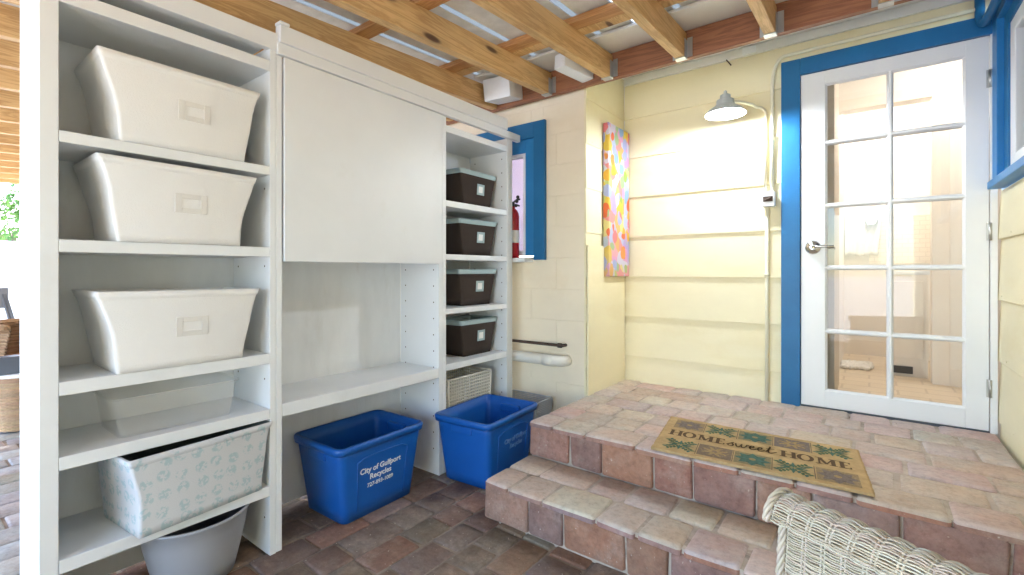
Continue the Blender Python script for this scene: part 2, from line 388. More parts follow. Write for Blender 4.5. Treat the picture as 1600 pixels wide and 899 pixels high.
# ------------------------------------------------------------ ground and paving
def paver(bm, lay, O, U, V, N, su, sv, h, r, col, tilt=0.003, scol=None):
    """one tumbled brick: top in the UV plane at O, thickness h below along -N"""
    O = Vector(O); U = Vector(U); V = Vector(V); N = Vector(N)
    cu, cv = random.uniform(-tilt, tilt), random.uniform(-tilt, tilt); dz = random.uniform(-tilt, tilt * 0.6)
    j = [random.uniform(-0.004, 0.004) for _ in range(8)]
    g = 0.0048
    def P(a, b, d):
        k = (1 - a) * (1 - b) * j[0] + a * (1 - b) * j[1] + a * b * j[2] + (1 - a) * b * j[3]
        k2 = (1 - a) * (1 - b) * j[4] + a * (1 - b) * j[5] + a * b * j[6] + (1 - a) * b * j[7]
        return O + U * (g + a * (su - 2 * g) + k) + V * (g + b * (sv - 2 * g) + k2) + N * (dz + cu * (a - .5) + cv * (b - .5) - d)
    ru, rv = r / su, r / sv
    def ring(ins, d):
        out = []
        iu, iv = ins / su, ins / sv
        cr = 1.2
        for ca, cb, a0 in ((1 - iu, 1 - iv, 0), (iu, 1 - iv, 90), (iu, iv, 180), (1 - iu, iv, 270)):
            sa = -1 if ca > .5 else 1; sb = -1 if cb > .5 else 1
            for t in (0, 45, 90):
                ang = R(a0 + t)
                out.append(P(ca + sa * cr * ru * (1 - abs(math.cos(ang))) + random.uniform(-.0016, .0016) / su, cb + sb * cr * rv * (1 - abs(math.sin(ang))) + random.uniform(-.0016, .0016) / sv, d + random.uniform(-.0012, .0012)))
        return [bm.verts.new(p) for p in out]
    R0 = ring(0, h); R1 = ring(0, r); R2 = ring(r * 0.35, r * 0.35); R3 = ring(r * 1.1, 0.0)
    fs = []
    for a, b in ((R0, R1), (R1, R2), (R2, R3)):
        for k in range(12): fs.append(bm.faces.new((a[k], a[(k + 1) % 12], b[(k + 1) % 12], b[k])))
    fs.append(bm.faces.new(R3))
    for i, f in enumerate(fs):
        f.smooth = True
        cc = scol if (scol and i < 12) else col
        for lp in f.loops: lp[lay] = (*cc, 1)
def jit(c, k=0.12):
    s = 1 + random.uniform(-k, k); return tuple(max(0.01, x * s * (1 + random.uniform(-0.05, 0.05))) for x in c)
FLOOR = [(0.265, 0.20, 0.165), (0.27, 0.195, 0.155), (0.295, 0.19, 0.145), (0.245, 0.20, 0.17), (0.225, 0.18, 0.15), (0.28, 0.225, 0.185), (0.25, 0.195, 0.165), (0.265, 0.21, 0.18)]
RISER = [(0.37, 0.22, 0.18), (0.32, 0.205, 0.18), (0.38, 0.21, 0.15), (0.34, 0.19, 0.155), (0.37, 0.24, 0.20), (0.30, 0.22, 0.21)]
TOPC = [(0.58, 0.50, 0.445), (0.55, 0.475, 0.425), (0.60, 0.51, 0.45), (0.56, 0.485, 0.435), (0.61, 0.53, 0.47), (0.55, 0.455, 0.40)]  # paler than the risers: dust plus bright lamp light put into the colour

g = bmesh.new(); box(g, -120, 120, -120, 120, -1.0, -0.06)
struct(obj('ground', g, M['grass']))
bm = bmesh.new(); lay = bm.loops.layers.float_color.new('Col')
x = -2.55
while x < 0.5:
    wd = random.choice((0.155, 0.17, 0.185)) if x > -3.2 else 0.19
    y = -0.89
    while y < 2.78:
        ln = random.choice((0.16, 0.19, 0.24, 0.26))
        if not (x > -1.50 and y > 1.80) and not (x < -3.2 and y < -1.6):
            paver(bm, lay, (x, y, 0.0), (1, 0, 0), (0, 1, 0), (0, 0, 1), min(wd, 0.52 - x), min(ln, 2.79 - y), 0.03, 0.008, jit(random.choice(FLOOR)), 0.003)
        y += ln
    x += wd
struct(obj('patio_paving', bm, M['paver']))
PALE = [(0.41, 0.405, 0.40), (0.39, 0.385, 0.38), (0.43, 0.42, 0.41), (0.41, 0.395, 0.39)]
bm = bmesh.new(); lay = bm.loops.layers.float_color.new('Col')
for (xa, xb, ya, yb) in ((-9.5, -2.56, -0.9, 2.78), (-9.5, 0.5, -3.0, -0.9)):
    x = xa
    while x < xb - 0.02:
        wd = min(0.17, xb - x); y = ya
        while y < yb - 0.02:
            ln = min(random.choice((0.19, 0.24, 0.26)), yb - y)
            paver(bm, lay, (x, y, 0.0), (1, 0, 0), (0, 1, 0), (0, 0, 1), wd, ln, 0.03, 0.008, jit(random.choice(PALE), .1) if ya > -1 else jit((0.27, 0.24, 0.22), .15), 0.003)
            y += ln
        x += wd
struct(obj('outer_paving', bm, M['paver_pale']))
bm = bmesh.new(); box(bm, -9.6, 0.52, -3.1, 2.80, -0.10, -0.008)
struct(obj('paving_bed', bm, M['mortar']))

# brick steps
ST = thing('brick_steps', 'two weathered clay brick steps with a broad paved landing in front of the glass door', 'steps', (-0.5, 2.2, 0))
LZ, TZ = 0.3725, 0.185
bm = bmesh.new(); box(bm, -1.49, 0.515, 2.155, 3.40, -0.02, LZ - 0.008); box(bm, -1.49, 0.515, 1.765, 2.156, -0.02, TZ - 0.008)
obj('core', bm, M['mortar_light'], ST)
def rows_x(bm, lay, x0, x1, y0, y1, z, depths, pal, tilt=0.003, r=0.009):
    y = y0; i = 0
    while y < y1 - 0.03:
        d = depths[i % len(depths)]; i += 1
        if y + d > y1 - 0.05: d = y1 - y
        x = x0 - (0 if i % 2 else 0.0); first = True
        while x < x1 - 0.02:
            wd = random.choice((0.175, 0.19, 0.20, 0.265)) if not (first and i % 2) else 0.15
            first = False
            if x + wd > x1 - 0.05: wd = x1 - x
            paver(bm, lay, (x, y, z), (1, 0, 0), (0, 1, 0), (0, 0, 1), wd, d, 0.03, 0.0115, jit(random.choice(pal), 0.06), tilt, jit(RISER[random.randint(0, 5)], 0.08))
            x += wd
        y += d
bm = bmesh.new(); lay = bm.loops.layers.float_color.new('Col')
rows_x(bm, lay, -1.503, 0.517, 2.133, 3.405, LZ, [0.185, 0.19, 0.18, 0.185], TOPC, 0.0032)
obj('landing', bm, M['paver_top'], ST)
bm = bmesh.new(); lay = bm.loops.layers.float_color.new('Col')
rows_x(bm, lay, -1.503, 0.517, 1.748, 2.15, TZ, [0.200, 0.21], TOPC, 0.0032)
obj('tread', bm, M['paver_top'], ST)
def riser(y, z0, z1, widths, name):
    bm = bmesh.new(); lay = bm.loops.layers.float_color.new('Col')
    x = -1.50; i = 0
    while x < 0.515:
        wd = widths[i] if i < len(widths) else random.choice((0.18, 0.27)); i += 1
        if x + wd > 0.46: wd = 0.515 - x
        paver(bm, lay, (x, y, z0), (1, 0, 0), (0, 0, 1), (0, -1, 0), wd, z1 - z0, 0.03, 0.010, jit(RISER[i * 5 % 6] if i > 3 else [RISER[2], RISER[0], RISER[1], RISER[2]][i], 0.1), 0.004)
        x += wd
    # left end, facing the shelves
    ye = y + 0.02
    while ye < (3.39 if z0 > 0.1 else 2.12):
        wd = 0.2
        paver(bm, lay, (-1.50, ye + wd, z0), (0, -1, 0), (0, 0, 1), (-1, 0, 0), wd, z1 - z0, 0.03, 0.010, jit(random.choice(RISER), 0.1), 0.003)
        ye += wd
    if z0 > 0.1:
        ye = y + 0.02
        while ye < 2.78:
            wd = 0.2
            paver(bm, lay, (-1.50, ye + wd, 0.0), (0, -1, 0), (0, 0, 1), (-1, 0, 0), wd, 0.175, 0.03, 0.010, jit(random.choice(RISER), 0.1), 0.003)
            ye += wd
    return obj(name, bm, M['paver'], ST)
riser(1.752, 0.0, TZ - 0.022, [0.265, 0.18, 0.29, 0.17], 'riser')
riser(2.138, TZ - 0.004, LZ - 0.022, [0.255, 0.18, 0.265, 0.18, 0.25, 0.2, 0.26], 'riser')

bm = bmesh.new(); random.seed(21)
for i in range(420):
    if i % 3: px_, py_, pz_ = random.uniform(-2.3, 0.2), random.uniform(0.4, 1.73), 0.002
    else:
        px_, py_ = random.uniform(-1.45, 0.45), random.uniform(1.78, 3.35); pz_ = TZ + 0.002 if py_ < 2.13 else LZ + 0.002
    bmesh.ops.create_icosphere(bm, subdivisions=1, radius=random.uniform(0.0008, 0.0030), matrix=Matrix.Translation((px_, py_, pz_)) @ Matrix.Diagonal((1, random.uniform(.6, 1.6), 0.6, 1)))
grit = obj('grit', bm, M['mortar_light']); grit['kind'] = 'stuff'; grit['label'] = 'scattered pale grit on the brick floor and steps'; grit['category'] = 'grit'
# ------------------------------------------------------------ house
BX0, BX1 = -1.49, 0.52
WY = 3.41           # siding plane
H = thing('house', 'pale yellow house with lapped siding, blue trim and white glazed back door', 'house', (-0.5, 3.6, 0))
def siding(name, p0, p1, nrm, z0, z1, first, step, parent, lean=1.0):
    """lapped boards between p0 and p1 (xy), proud along nrm"""
    bm = bmesh.new(); p0 = Vector((*p0, 0)); p1 = Vector((*p1, 0)); nv = Vector((*nrm, 0))
    zs = [z0]; z = first
    while z < z1 - 0.01:
        if z > z0 + 0.01: zs.append(z)
        z += step
    zs.append(z1)
    for a, b in zip(zs, zs[1:]):
        prof = [(a, 0.0), (a, 0.016), (a + 0.004, 0.0175), (b, 0.0175 - 0.0135 * lean), (b, 0.0)]
        ra = [bm.verts.new(p0 + nv * d + Vector((0, 0, zz))) for zz, d in prof]
        rb = [bm.verts.new(p1 + nv * d + Vector((0, 0, zz))) for zz, d in prof]
        for k in range(len(prof) - 1): bm.faces.new((ra[k], ra[k + 1], rb[k + 1], rb[k]))
        bm.faces.new(ra); bm.faces.new(rb[::-1])
    L_ = (p1 - p0).length; dr = (p1 - p0).normalized()
    for a in zs[:-1]:
        q = 0.08
        while q < L_:
            c0 = p0 + dr * q + nv * 0.0172 + Vector((0, 0, a + 0.022 + random.uniform(-.004, .004)))
            bmesh.ops.create_icosphere(bm, subdivisions=1, radius=0.0035, matrix=Matrix.Translation(c0)); q += random.uniform(0.36, 0.44)
    return obj(name, bm, M['cream_siding'], parent)
LAPS = 2.05 - 0.2985 * 7
siding('siding', (BX0, WY), (-0.44, WY), (0, -1), 0.36, 2.665, LAPS, 0.2985, H)
siding('siding', (-0.44, WY), (BX1, WY), (0, -1), 2.50, 2.665, 2.50, 0.2985, H)
obj('wall', B(-1.65, -0.36, WY + 0.001, 3.56, 0, 2.62), M['inside_wall'], H)
obj('wall', B(-0.36, 0.52, WY + 0.001, 3.56, 2.44, 2.62), M['inside_wall'], H)
# corner return facing +X
siding('siding', (-1.515, 2.80), (-1.515, WY), (1, 0), 0.36, 2.665, LAPS, 0.2985, H, 0.4)
obj('skirt_panel', B(-1.497, -1.484, 2.802, 3.388, 0.368, 1.372), M['cream_siding'], H, 0.002)
# block wall
BW = M['cream_block']
bm = bmesh.new()
WX0, WX1, WZ0, WZ1 = -2.75, -1.84, 1.30, 2.22
box(bm, -9.6, WX0, 2.805, 3.56, 0, 2.62); box(bm, WX1, -1.516, 2.805, 3.56, 0, 2.62)
box(bm, WX0, WX1, 2.805, 3.56, 0, WZ0); box(bm, WX0, WX1, 2.805, 3.56, WZ1, 2.62)
obj('block_wall', bm, BW, H)
# thin faces of blocks, proud of the joints
bm = bmesh.new(); zc = 0.0; row = 0
while zc < 2.36:
    z1 = min(zc + 0.215, 2.36); xx = -1.514 if row % 2 == 0 else -1.514 + 0.215
    while xx > -4.6:
        a, b = max(xx - 0.43, -4.6), min(xx, -1.514)
        def pc(a, b, c, d):
            if b - a > 0.01 and d - c > 0.01: box(bm, a + 0.0008, b - 0.0008, 2.8020, 2.8055, c + 0.0008, d - 0.0008)
        if b <= WX0 or a >= WX1 or z1 <= WZ0 or zc >= WZ1: pc(a, b, zc, z1)
        else:
            if a < WX0: pc(a, WX0, zc, z1)
            if b > WX1: pc(WX1, b, zc, z1)
            aa, bb = max(a, WX0), min(b, WX1)
            if zc < WZ0: pc(aa, bb, zc, WZ0)
            if z1 > WZ1: pc(aa, bb, WZ1, z1)
        xx -= 0.43
    zc += 0.215; row += 1
obj('block_facing', bm, BW, H, 0.0018, seg=1)
# window in the block wall
bm = bmesh.new()
box(bm, -1.905, -1.812, 2.772, 2.800, 1.278, 2.262); box(bm, -2.72, -1.905, 2.772, 2.800, 2.150, 2.262); box(bm, -2.80, -2.70, 2.772, 2.800, 1.278, 2.15)
wf = obj('window', bm, M['blue'], H, 0.002)
bm = bmesh.new()
box(bm, -1.985, -1.905, 2.787, 2.815, 1.31, 2.150); box(bm, -2.70, -1.985, 2.787, 2.815, 2.055, 2.150)
obj('frame', bm, M['blue_light'], wf, 0.002)
bm = bmesh.new(); box(bm, -2.012, -1.9855, 2.795, 2.84, 1.31, 2.055); box(bm, -2.70, -2.012, 2.795, 2.84, 2.03, 2.055); box(bm, -2.70, -2.012, 2.795, 2.84, 1.31, 1.345)
obj('sash', bm, M['white'], wf, 0.002)
obj('pane', B(-2.70, -2.012, 2.825, 2.829, 1.345, 2.03), M['glass'], wf)
obj('curtain', B(-2.72, -1.95, 2.86, 2.861, 1.33, 2.1), translucent('curtain', (0.80, 0.70, 0.80)), wf)
obj('sill', B(-2.80, -1.925, 2.69, 2.805, 1.262, 1.292), M['white'], wf, 0.004)
# eave soffit above the landing, frieze and fascia
bm = bmesh.new(); box(bm, -1.50, 0.53, 2.80, WY, 2.662, 2.682); box(bm, -9.6, 0.53, 2.765, 2.80, 2.43, 2.66)
obj('soffit', bm, M['soffit'], H)
obj('roof', B(-9.6, 1.9, 2.56, 6.0, 2.80, 2.86), M['roof'], H)  # unseen slab added to keep sun out of the eave gap
obj('fascia', B(-9.6, 0.53, 2.58, 2.60, 2.635, 2.799), M['soffit'], H)
bm = bmesh.new(); box(bm, -1.49, 0.515, WY - 0.03, WY - 0.0005, 2.606, 2.661)
obj('frieze', bm, M['soffit'], H, 0.002)
# door casing and door
bm = bmesh.new(); box(bm, -0.441, -0.338, WY - 0.030, WY + 0.01, 0.366, 2.505); box(bm, -0.338, 0.500, WY - 0.030, WY + 0.01, 2.405, 2.505)
obj('door_casing', bm, M['blue'], H, 0.004)
bm = bmesh.new(); box(bm, 0.492, 0.519, WY - 0.026, WY + 0.02, 0.372, 2.404); obj('jamb', bm, M['door_white'], H, 0.002)
obj('threshold', B(-0.34, 0.50, WY - 0.012, 3.56, 0.355, 0.378), M['charcoal'], H)
DX0, DX1, DZ0, DZ1, DY = -0.334, 0.488, 0.382, 2.400, WY - 0.020
PX = [(-0.210, 0.078), (0.109, 0.400)]
PZ = [0.482, 0.824, 0.852, 1.204, 1.233, 1.577, 1.606, 1.955, 1.984, 2.322]
bm = bmesh.new()
box(bm, DX0, PX[0][0], DY, DY + 0.042, DZ0, DZ1); box(bm, PX[1][1], DX1, DY, DY + 0.042, DZ0, DZ1)
box(bm, PX[0][0], PX[1][1], DY, DY + 0.0415, DZ0, PZ[0]); box(bm, PX[0][0], PX[1][1], DY, DY + 0.0415, PZ[-1], DZ1)
door = obj('door', bm, M['door_white'], H, 0.002)
def vprism(bm, poly, a, b, axis):
    """extrude a closed 2-D profile between a and b along axis (0 x, 2 z)"""
    def mk(t): return [bm.verts.new((t, p[0], p[1]) if axis == 0 else (p[0], p[1], t)) for p in poly]
    A, Bv = mk(a), mk(b); n = len(poly)
    for k in range(n): bm.faces.new((A[k], A[(k + 1) % n], Bv[(k + 1) % n], Bv[k]))
    bm.faces.new(A[::-1]); bm.faces.new(Bv)
bm = bmesh.new()
def mpoly(c, w, y0, along):
    pr = [(-w / 2, 0.036), (-w / 2, 0.014), (-w * 0.18, 0.0), (w * 0.18, 0.0), (w / 2, 0.014), (w / 2, 0.036)]
    return [((c + s, y0 + d) if along == 2 else (y0 + d, c + s)) for s, d in pr]
cx = (PX[0][1] + PX[1][0]) / 2
vprism(bm, mpoly(cx, PX[1][0] - PX[0][1], DY + 0.002, 2), PZ[0], PZ[-1], 2)
for k in range(1, 9, 2):
    vprism(bm, mpoly((PZ[k] + PZ[k + 1]) / 2, PZ[k + 1] - PZ[k], DY + 0.0025, 0), PX[0][0], PX[1][1], 0)
obj('muntins', bm, M['door_white'], door)
# sloping glazing beads around each pane
for (a, b) in PX:
    for k in range(0, 10, 2):
        obj('pane', B(a - 0.002, b + 0.002, DY + 0.020, DY + 0.024, PZ[k] - 0.002, PZ[k + 1] + 0.002), M['glass'], door)
bm = bmesh.new()
for xx, s in ((PX[0][0], 1), (PX[1][1], -1)):
    vprism(bm, [(xx, DY + 0.003), (xx + s * 0.010, DY + 0.013), (xx + s * 0.010, DY + 0.02), (xx, DY + 0.02)], PZ[0], PZ[-1], 2)
for zz, s in ((PZ[0], 1), (PZ[-1], -1)):
    vprism(bm, [(DY + 0.003, zz), (DY + 0.013, zz + s * 0.010), (DY + 0.02, zz + s * 0.010), (DY + 0.02, zz)], PX[0][0], PX[1][1], 0)
obj('glazing_bead', bm, M['door_white'], door)
bm = bmesh.new()
def disc_y(bm, x, z, y, prof, n=24):
    rings = []
    for r, d in prof: rings.append([bm.verts.new((x + r * math.cos(2 * PI * k / n), y - d, z + r * math.sin(2 * PI * k / n))) for k in range(n)])
    for a, b in zip(rings, rings[1:]):
        for k in range(n): bm.faces.new((a[k], a[(k + 1) % n], b[(k + 1) % n], b[k])).smooth = True
    bm.faces.new(rings[-1])
disc_y(bm, -0.272, 1.342, DY, [(0.041, 0.0), (0.041, 0.006), (0.035, 0.012), (0.018, 0.014), (0.014, 0.045), (0.013, 0.052)])
tube(bm, [(-0.272, DY - 0.045, 1.342), (-0.245, DY - 0.055, 1.343), (-0.20, DY - 0.055, 1.346), (-0.165, DY - 0.052, 1.343)], [0.013, 0.012, 0.011, 0.009], 10, flat=0.8)
obj('handle', bm, M['chrome'], door)
bm = bmesh.new()
disc_y(bm, -0.272, 1.342, DY + 0.042 + 0.06, [(0.010, 0.0), (0.012, 0.06)])
tube(bm, [(-0.272, DY + 0.09, 1.342), (-0.24, DY + 0.105, 1.342), (-0.165, DY + 0.105, 1.338)], [0.010, 0.009, 0.008], 10)
obj('handle', bm, M['chrome'], door)
for hz in (2.18, 1.40, 0.60):
    bm = bmesh.new(); tube(bm, [(0.492, DY - 0.005, hz - 0.045), (0.492, DY - 0.005, hz + 0.045)], 0.007, 8)
    box(bm, 0.478, 0.503, DY - 0.0025, DY + 0.001, hz - 0.045, hz + 0.045); obj('hinge', bm, M['steel_hinge'], door)

# right-hand wing wall
siding('siding', (BX1, -2.5), (BX1, WY), (-1, 0), 0.0, 2.62, 1.36 - 0.308 * 4, 0.308, H) if False else None
RX = 0.538
def siding_r(y0, y1, z0, z1):
    return siding('siding', (RX, y0), (RX, y1), (-1, 0), z0, z1, 1.36 - 0.308 * 4, 0.308, H)
siding_r(-2.5, WY, 0.0, 1.605); siding_r(-2.5, 1.3, 1.605, 2.62)
obj('wall', B(RX, RX + 0.12, -2.5, WY, 0, 1.60), M['inside_wall'], H)
obj('wall', B(RX, RX + 0.12, -2.5, 1.35, 1.60, 2.62), M['inside_wall'], H)
siding_r(1.3, WY, 2.55, 2.662)
# blue window of the wing
bm = bmesh.new()
box(bm, 0.497, 0.54, 3.27, 3.375, 1.652, 2.52); box(bm, 0.497, 0.54, 1.3, 3.27, 2.43, 2.52); box(bm, 0.497, 0.54, 1.3, 1.40, 1.652, 2.43)
w2 = obj('window', bm, M['blue_light'], H, 0.003)
bm = bmesh.new(); box(bm, 0.523, 0.556, 3.19, 3.272, 1.652, 2.432); box(bm, 0.523, 0.556, 1.4, 3.19, 2.37, 2.432)
obj('frame', bm, M['blue'], w2, 0.002)
bm = bmesh.new(); box(bm, 0.478, 0.545, 1.25, 3.372, 1.612, 1.650)
obj('sill', bm, M['blue_light'], w2, 0.004)
bm = bmesh.new(); box(bm, 0.53, 0.58, 3.10, 3.19, 1.651, 2.37); box(bm, 0.53, 0.58, 1.4, 3.10, 1.651, 1.74); box(bm, 0.53, 0.58, 1.4, 3.10, 2.30, 2.37); box(bm, 0.545, 0.575, 2.96, 3.0, 1.74, 2.30)
obj('sash', bm, M['white'], w2, 0.005)
obj('pane', B(0.56, 0.565, 1.4, 3.10, 1.74, 2.30), M['glass'], w2)
obj('blind', B(0.60, 0.605, 1.3, 3.3, 1.62, 2.45), paint('blind', (0.55, 0.56, 0.57), 0.8, 0.04), w2)
# blue drain pipe bending over the window head
bm = bmesh.new()
pts = [(0.452, WY - 0.035, 2.62), (0.452, WY - 0.035, 2.50)]
for k in range(1, 6):
    a = R(90 * k / 5); pts.append((0.452 + 0.012 * k / 5, WY - 0.035 - 0.05 * (1 - math.cos(a)), 2.50 - 0.05 * math.sin(a)))
pts += [(0.468, 3.2, 2.445), (0.470, 2.2, 2.45), (0.47, 1.3, 2.455)]
tube(bm, pts, 0.020, 12)
tag(obj('drain_pipe', bm, M['blue']), 'blue painted pipe bending from above the door along the window head', 'pipe')

# ------------------------------------------------------------ lit bathroom behind the glass
IW, IT = M['inside_wall'], M['inside_trim']
obj('interior_floor', B(-0.7, 2.2, 3.56, 6.0, 0.30, 0.3745), M['floor_tile'], H)
obj('interior_ceiling', B(-0.7, 2.2, 3.56, 6.0, 2.76, 2.80), IW, H)
bm = bmesh.new(); box(bm, -0.8, 2.2, 5.80, 5.90, 0.30, 2.76); box(bm, 1.7, 1.8, 3.40, 5.8, 0.3, 2.76); box(bm, 0.539, 1.8, 3.42, 3.56, 0.3, 2.76); box(bm, -0.30, -0.20, 4.2, 5.8, .3745, 2.76)
box(bm, -0.36, 1.8, 3.45, 3.56, 2.62, 2.76)
obj('interior_wall', bm, IW, H)
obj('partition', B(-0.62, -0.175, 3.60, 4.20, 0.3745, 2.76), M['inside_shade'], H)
bm = bmesh.new(); box(bm, 0.46, 1.7, 4.60, 4.70, 0.3745, 2.76); box(bm, -0.20, 0.46, 4.60, 4.70, 2.47, 2.76)
obj('partition', bm, IW, H)
bm = bmesh.new(); box(bm, 0.365, 0.462, 4.585, 4.715, 0.3745, 2.56); box(bm, -0.2, 0.365, 4.585, 4.60, 2.47, 2.56); box(bm, 0.46, 1.6, 4.586, 4.60, 0.3745, 0.50)
obj('door_casing', bm, IT, H, 0.004)
obj('wall_tiling', B(0.0, 1.2, 5.785, 5.80, 1.27, 1.72), M['wall_tile'], H)
obj('skirting', B(-0.2, 1.6, 5.78, 5.80, 0.3745, 0.52), IT, H)
cab = thing('bathroom_cabinet', 'white bathroom cabinet with a dark floor vent, seen through the door glass', 'cabinet', (0.26, 4.95, 0.3745))
obj('body', B(0.125, 0.36, 4.80, 5.30, 0.3745, 1.17), IT, cab, 0.003)
obj('top', B(0.115, 0.37, 4.79, 5.31, 1.17, 1.20), M['white'], cab, 0.003)
bm = bmesh.new(); box(bm, 0.150, 0.335, 4.788, 4.80, 0.52, 1.12); obj('door', bm, IT, cab, 0.004)
obj('vent', B(0.13, 0.27, 4.785, 4.799, 0.40, 0.455), M['vent'], cab)
# towel with bar
tw = thing('hanging_towel', 'white towel hanging from a small metal hook on the bathroom wall behind the glass', 'towel', (-0.10, 5.75, 1.3))
bm = bmesh.new(); n = 24
for side in (0, 1):
    pass
rows = []
for i in range(13):
    z = 1.77 - 0.42 * i / 12; rr = []
    for k in range(n + 1):
        x = -0.195 + 0.27 * k / n; y = 5.745 - 0.012 * math.sin(k * 1.1 + i * 0.15) - 0.01 * math.cos(k * 0.5)
        rr.append(bm.verts.new((x + 0.012 * math.sin(i * 0.4) * (k / n), y, z + 0.01 * math.sin(k * 0.4))))
    rows.append(rr)
for a, b in zip(rows, rows[1:]):
    for k in range(n): bm.faces.new((a[k], a[k + 1], b[k + 1], b[k])).smooth = True
to = obj('cloth', bm, M['towel'], tw); md = to.modifiers.new('s', 'SOLIDIFY'); md.thickness = 0.008
bm = bmesh.new(); box(bm, -0.03, 0.06, 5.70, 5.79, 1.66, 1.70); box(bm, -0.02, 0.05, 5.69, 5.70, 1.64, 1.67); obj('hook', bm, M['chrome'], tw, 0.004)
bm = bmesh.new()
random.seed(3)
for i in range(170):
    cx_, cy_ = random.uniform(-0.19, 0.02), random.uniform(4.86, 5.2)
    bmesh.ops.create_icosphere(bm, subdivisions=1, radius=random.uniform(0.014, 0.022), matrix=Matrix.Translation((cx_, cy_, 0.392)))
tag(obj('bath_mat', bm, M['rug'], None, 0, True), 'shaggy white bath mat on the bathroom floor behind the glass', 'mat')
cl = thing('ceiling_light', 'round lit ceiling light of the bathroom behind the glass door', 'ceiling light', (0.6, 4.1, 2.76))
bm = bmesh.new(); lathe(bm, [(0.0, -0.06), (0.12, -0.055), (0.15, -0.02), (0.15, 0.0)], 0.6, 4.1, 24, 2.76, False)
obj('diffuser', bm, emit('diffuser', (1, 0.93, 0.84), 1.6), cl)
def light(name, loc, e, col, r, parent=None, spot=None):
    d = bpy.data.lights.new(name, 'POINT'); d.energy = e; d.color = col; d.shadow_soft_size = r
    o = bpy.data.objects.new(name, d); C.objects.link(o); o.location = loc; return o
light('bathroom_light', (0.6, 4.1, 2.60), ROOM_W * 0.22, (1, 0.96, 0.92), 0.12)
light('bathroom_light', (0.05, 5.2, 2.55), ROOM_W * 0.5, (1, 0.96, 0.92), 0.12)

# ------------------------------------------------------------ porch roof
SL = 0.06
def zb(y): return 2.235 + SL * y           # underside of the rafters
PR = thing('porch_roof', 'open timber porch roof of pine rafters under ribbed metal sheeting', 'roof', (-2, 1, 2.3))
RC = [-2.222, -1.745, -1.298, -0.848, -0.400, 0.060, 0.46]
xx = -2.67
while xx > -8.9: RC.append(xx); xx -= 0.45
RY0 = -2.4
led = None
bm = bmesh.new()
vs = []
box(bm, -8.95, 0.52, 2.725, 2.763, 0, 1)
for v in bm.verts:
    top = v.co.z > 0.5; zl = 2.352 + 0.022 * (min(v.co.x, 0.5) + 2.1) if v.co.x > -2.2 else 2.35 - 0.0
    if v.co.x < -2.2: zl = 2.352 + 0.022 * (-8.95 + 2.1) * 0.0
    v.co.z = 2.558 if top else zl
led = obj('ledger', bm, M['ledger'], PR, 0.002)
# warm lower edge strip of the ledger
for xc in RC:
    r = obj('rafter', B(xc - 0.026, xc + 0.026, RY0, 2.722, 2.235 + 0.0 + 0.004 * 0, 2.235 + 0.145, slope=SL), M['rafter'], PR, 0.003)
    if xc > -2.0 and xc < 0.4:
        bm = bmesh.new(); z0 = zb(2.70) - 0.002
        box(bm, xc - 0.0285, xc + 0.0285, 2.672, 2.7235, z0 - 0.004, z0 - 0.0005)
        box(bm, xc + 0.0265, xc + 0.0285, 2.680, 2.7235, z0, z0 + 0.105); box(bm, xc - 0.0285, xc - 0.0265, 2.680, 2.7235, z0, z0 + 0.105)
        box(bm, xc + 0.0285, xc + 0.058, 2.721, 2.7242, z0 + 0.01, z0 + 0.118); box(bm, xc - 0.052, xc - 0.0285, 2.721, 2.7242, z0 + 0.01, z0 + 0.118)
        obj('joist_hanger', bm, M['galv'], r, 0.001, seg=1)
y = 2.20 - 0.66 * 5
zt = 2.235 + 0.145
for y0, y1 in ((-1.22, -1.13), (-0.46, -0.37), (0.20, 0.29), (0.86, 0.95), (1.515, 1.605), (2.19, 2.275)):
    obj('purlin', B(-8.95, 0.52, y0, y1, zt + 0.001, zt + 0.036, slope=SL), M['purlin'], PR, 0.002)
obj('purlin', B(-8.95, 0.52, 2.280, 2.36, zt + 0.001, zt + 0.036, slope=SL), M['rafter'], PR, 0.002)
obj('blocking_board', B(-2.2, 0.50, 2.470, 2.760, zt + 0.018, zt + 0.034, slope=SL), M['soffit'], PR, 0.001)
# ribbed sheeting with translucent strips; those along the ribs stand in for lit edges
bm = bmesh.new(); ze = zt + 0.038
xs = []; x = -9.0; k = 0
prof = []
edges = sorted(RC)
def ring_x(a, b, dz=0.0, mi=0): prof.append((a, b, dz, mi))
lights_at = []
for i, xc in enumerate(edges):
    nx = edges[i + 1] if i + 1 < len(edges) else xc + 0.3
    if nx > 0.56: nx = 0.56
    a = xc + 0.026
    mid = (xc + nx) / 2 + 0.055
    prof += [(xc - 0.03, xc + 0.036, 0.0, 0), (xc + 0.036, xc + 0.072, 0.0, 1), (xc + 0.072, mid - 0.024, 0.0, 0), (mid - 0.024, mid - 0.014, 0.0, 1),
             (mid - 0.014, mid - 0.004, 0.018, 0), (mid - 0.004, mid + 0.008, 0.0, 1), (mid + 0.008, nx - 0.03, 0.0, 0)]
prof = [p for p in prof if p[1] > p[0]]
for a, b, dz, mi in prof:
    box(bm, a, b - 0.0002, RY0 - 0.1, 2.66, ze + dz, ze + dz + 0.002, slope=SL, mi=mi)
obj('metal_sheeting', bm, [M['roof'], M['poly']], PR)
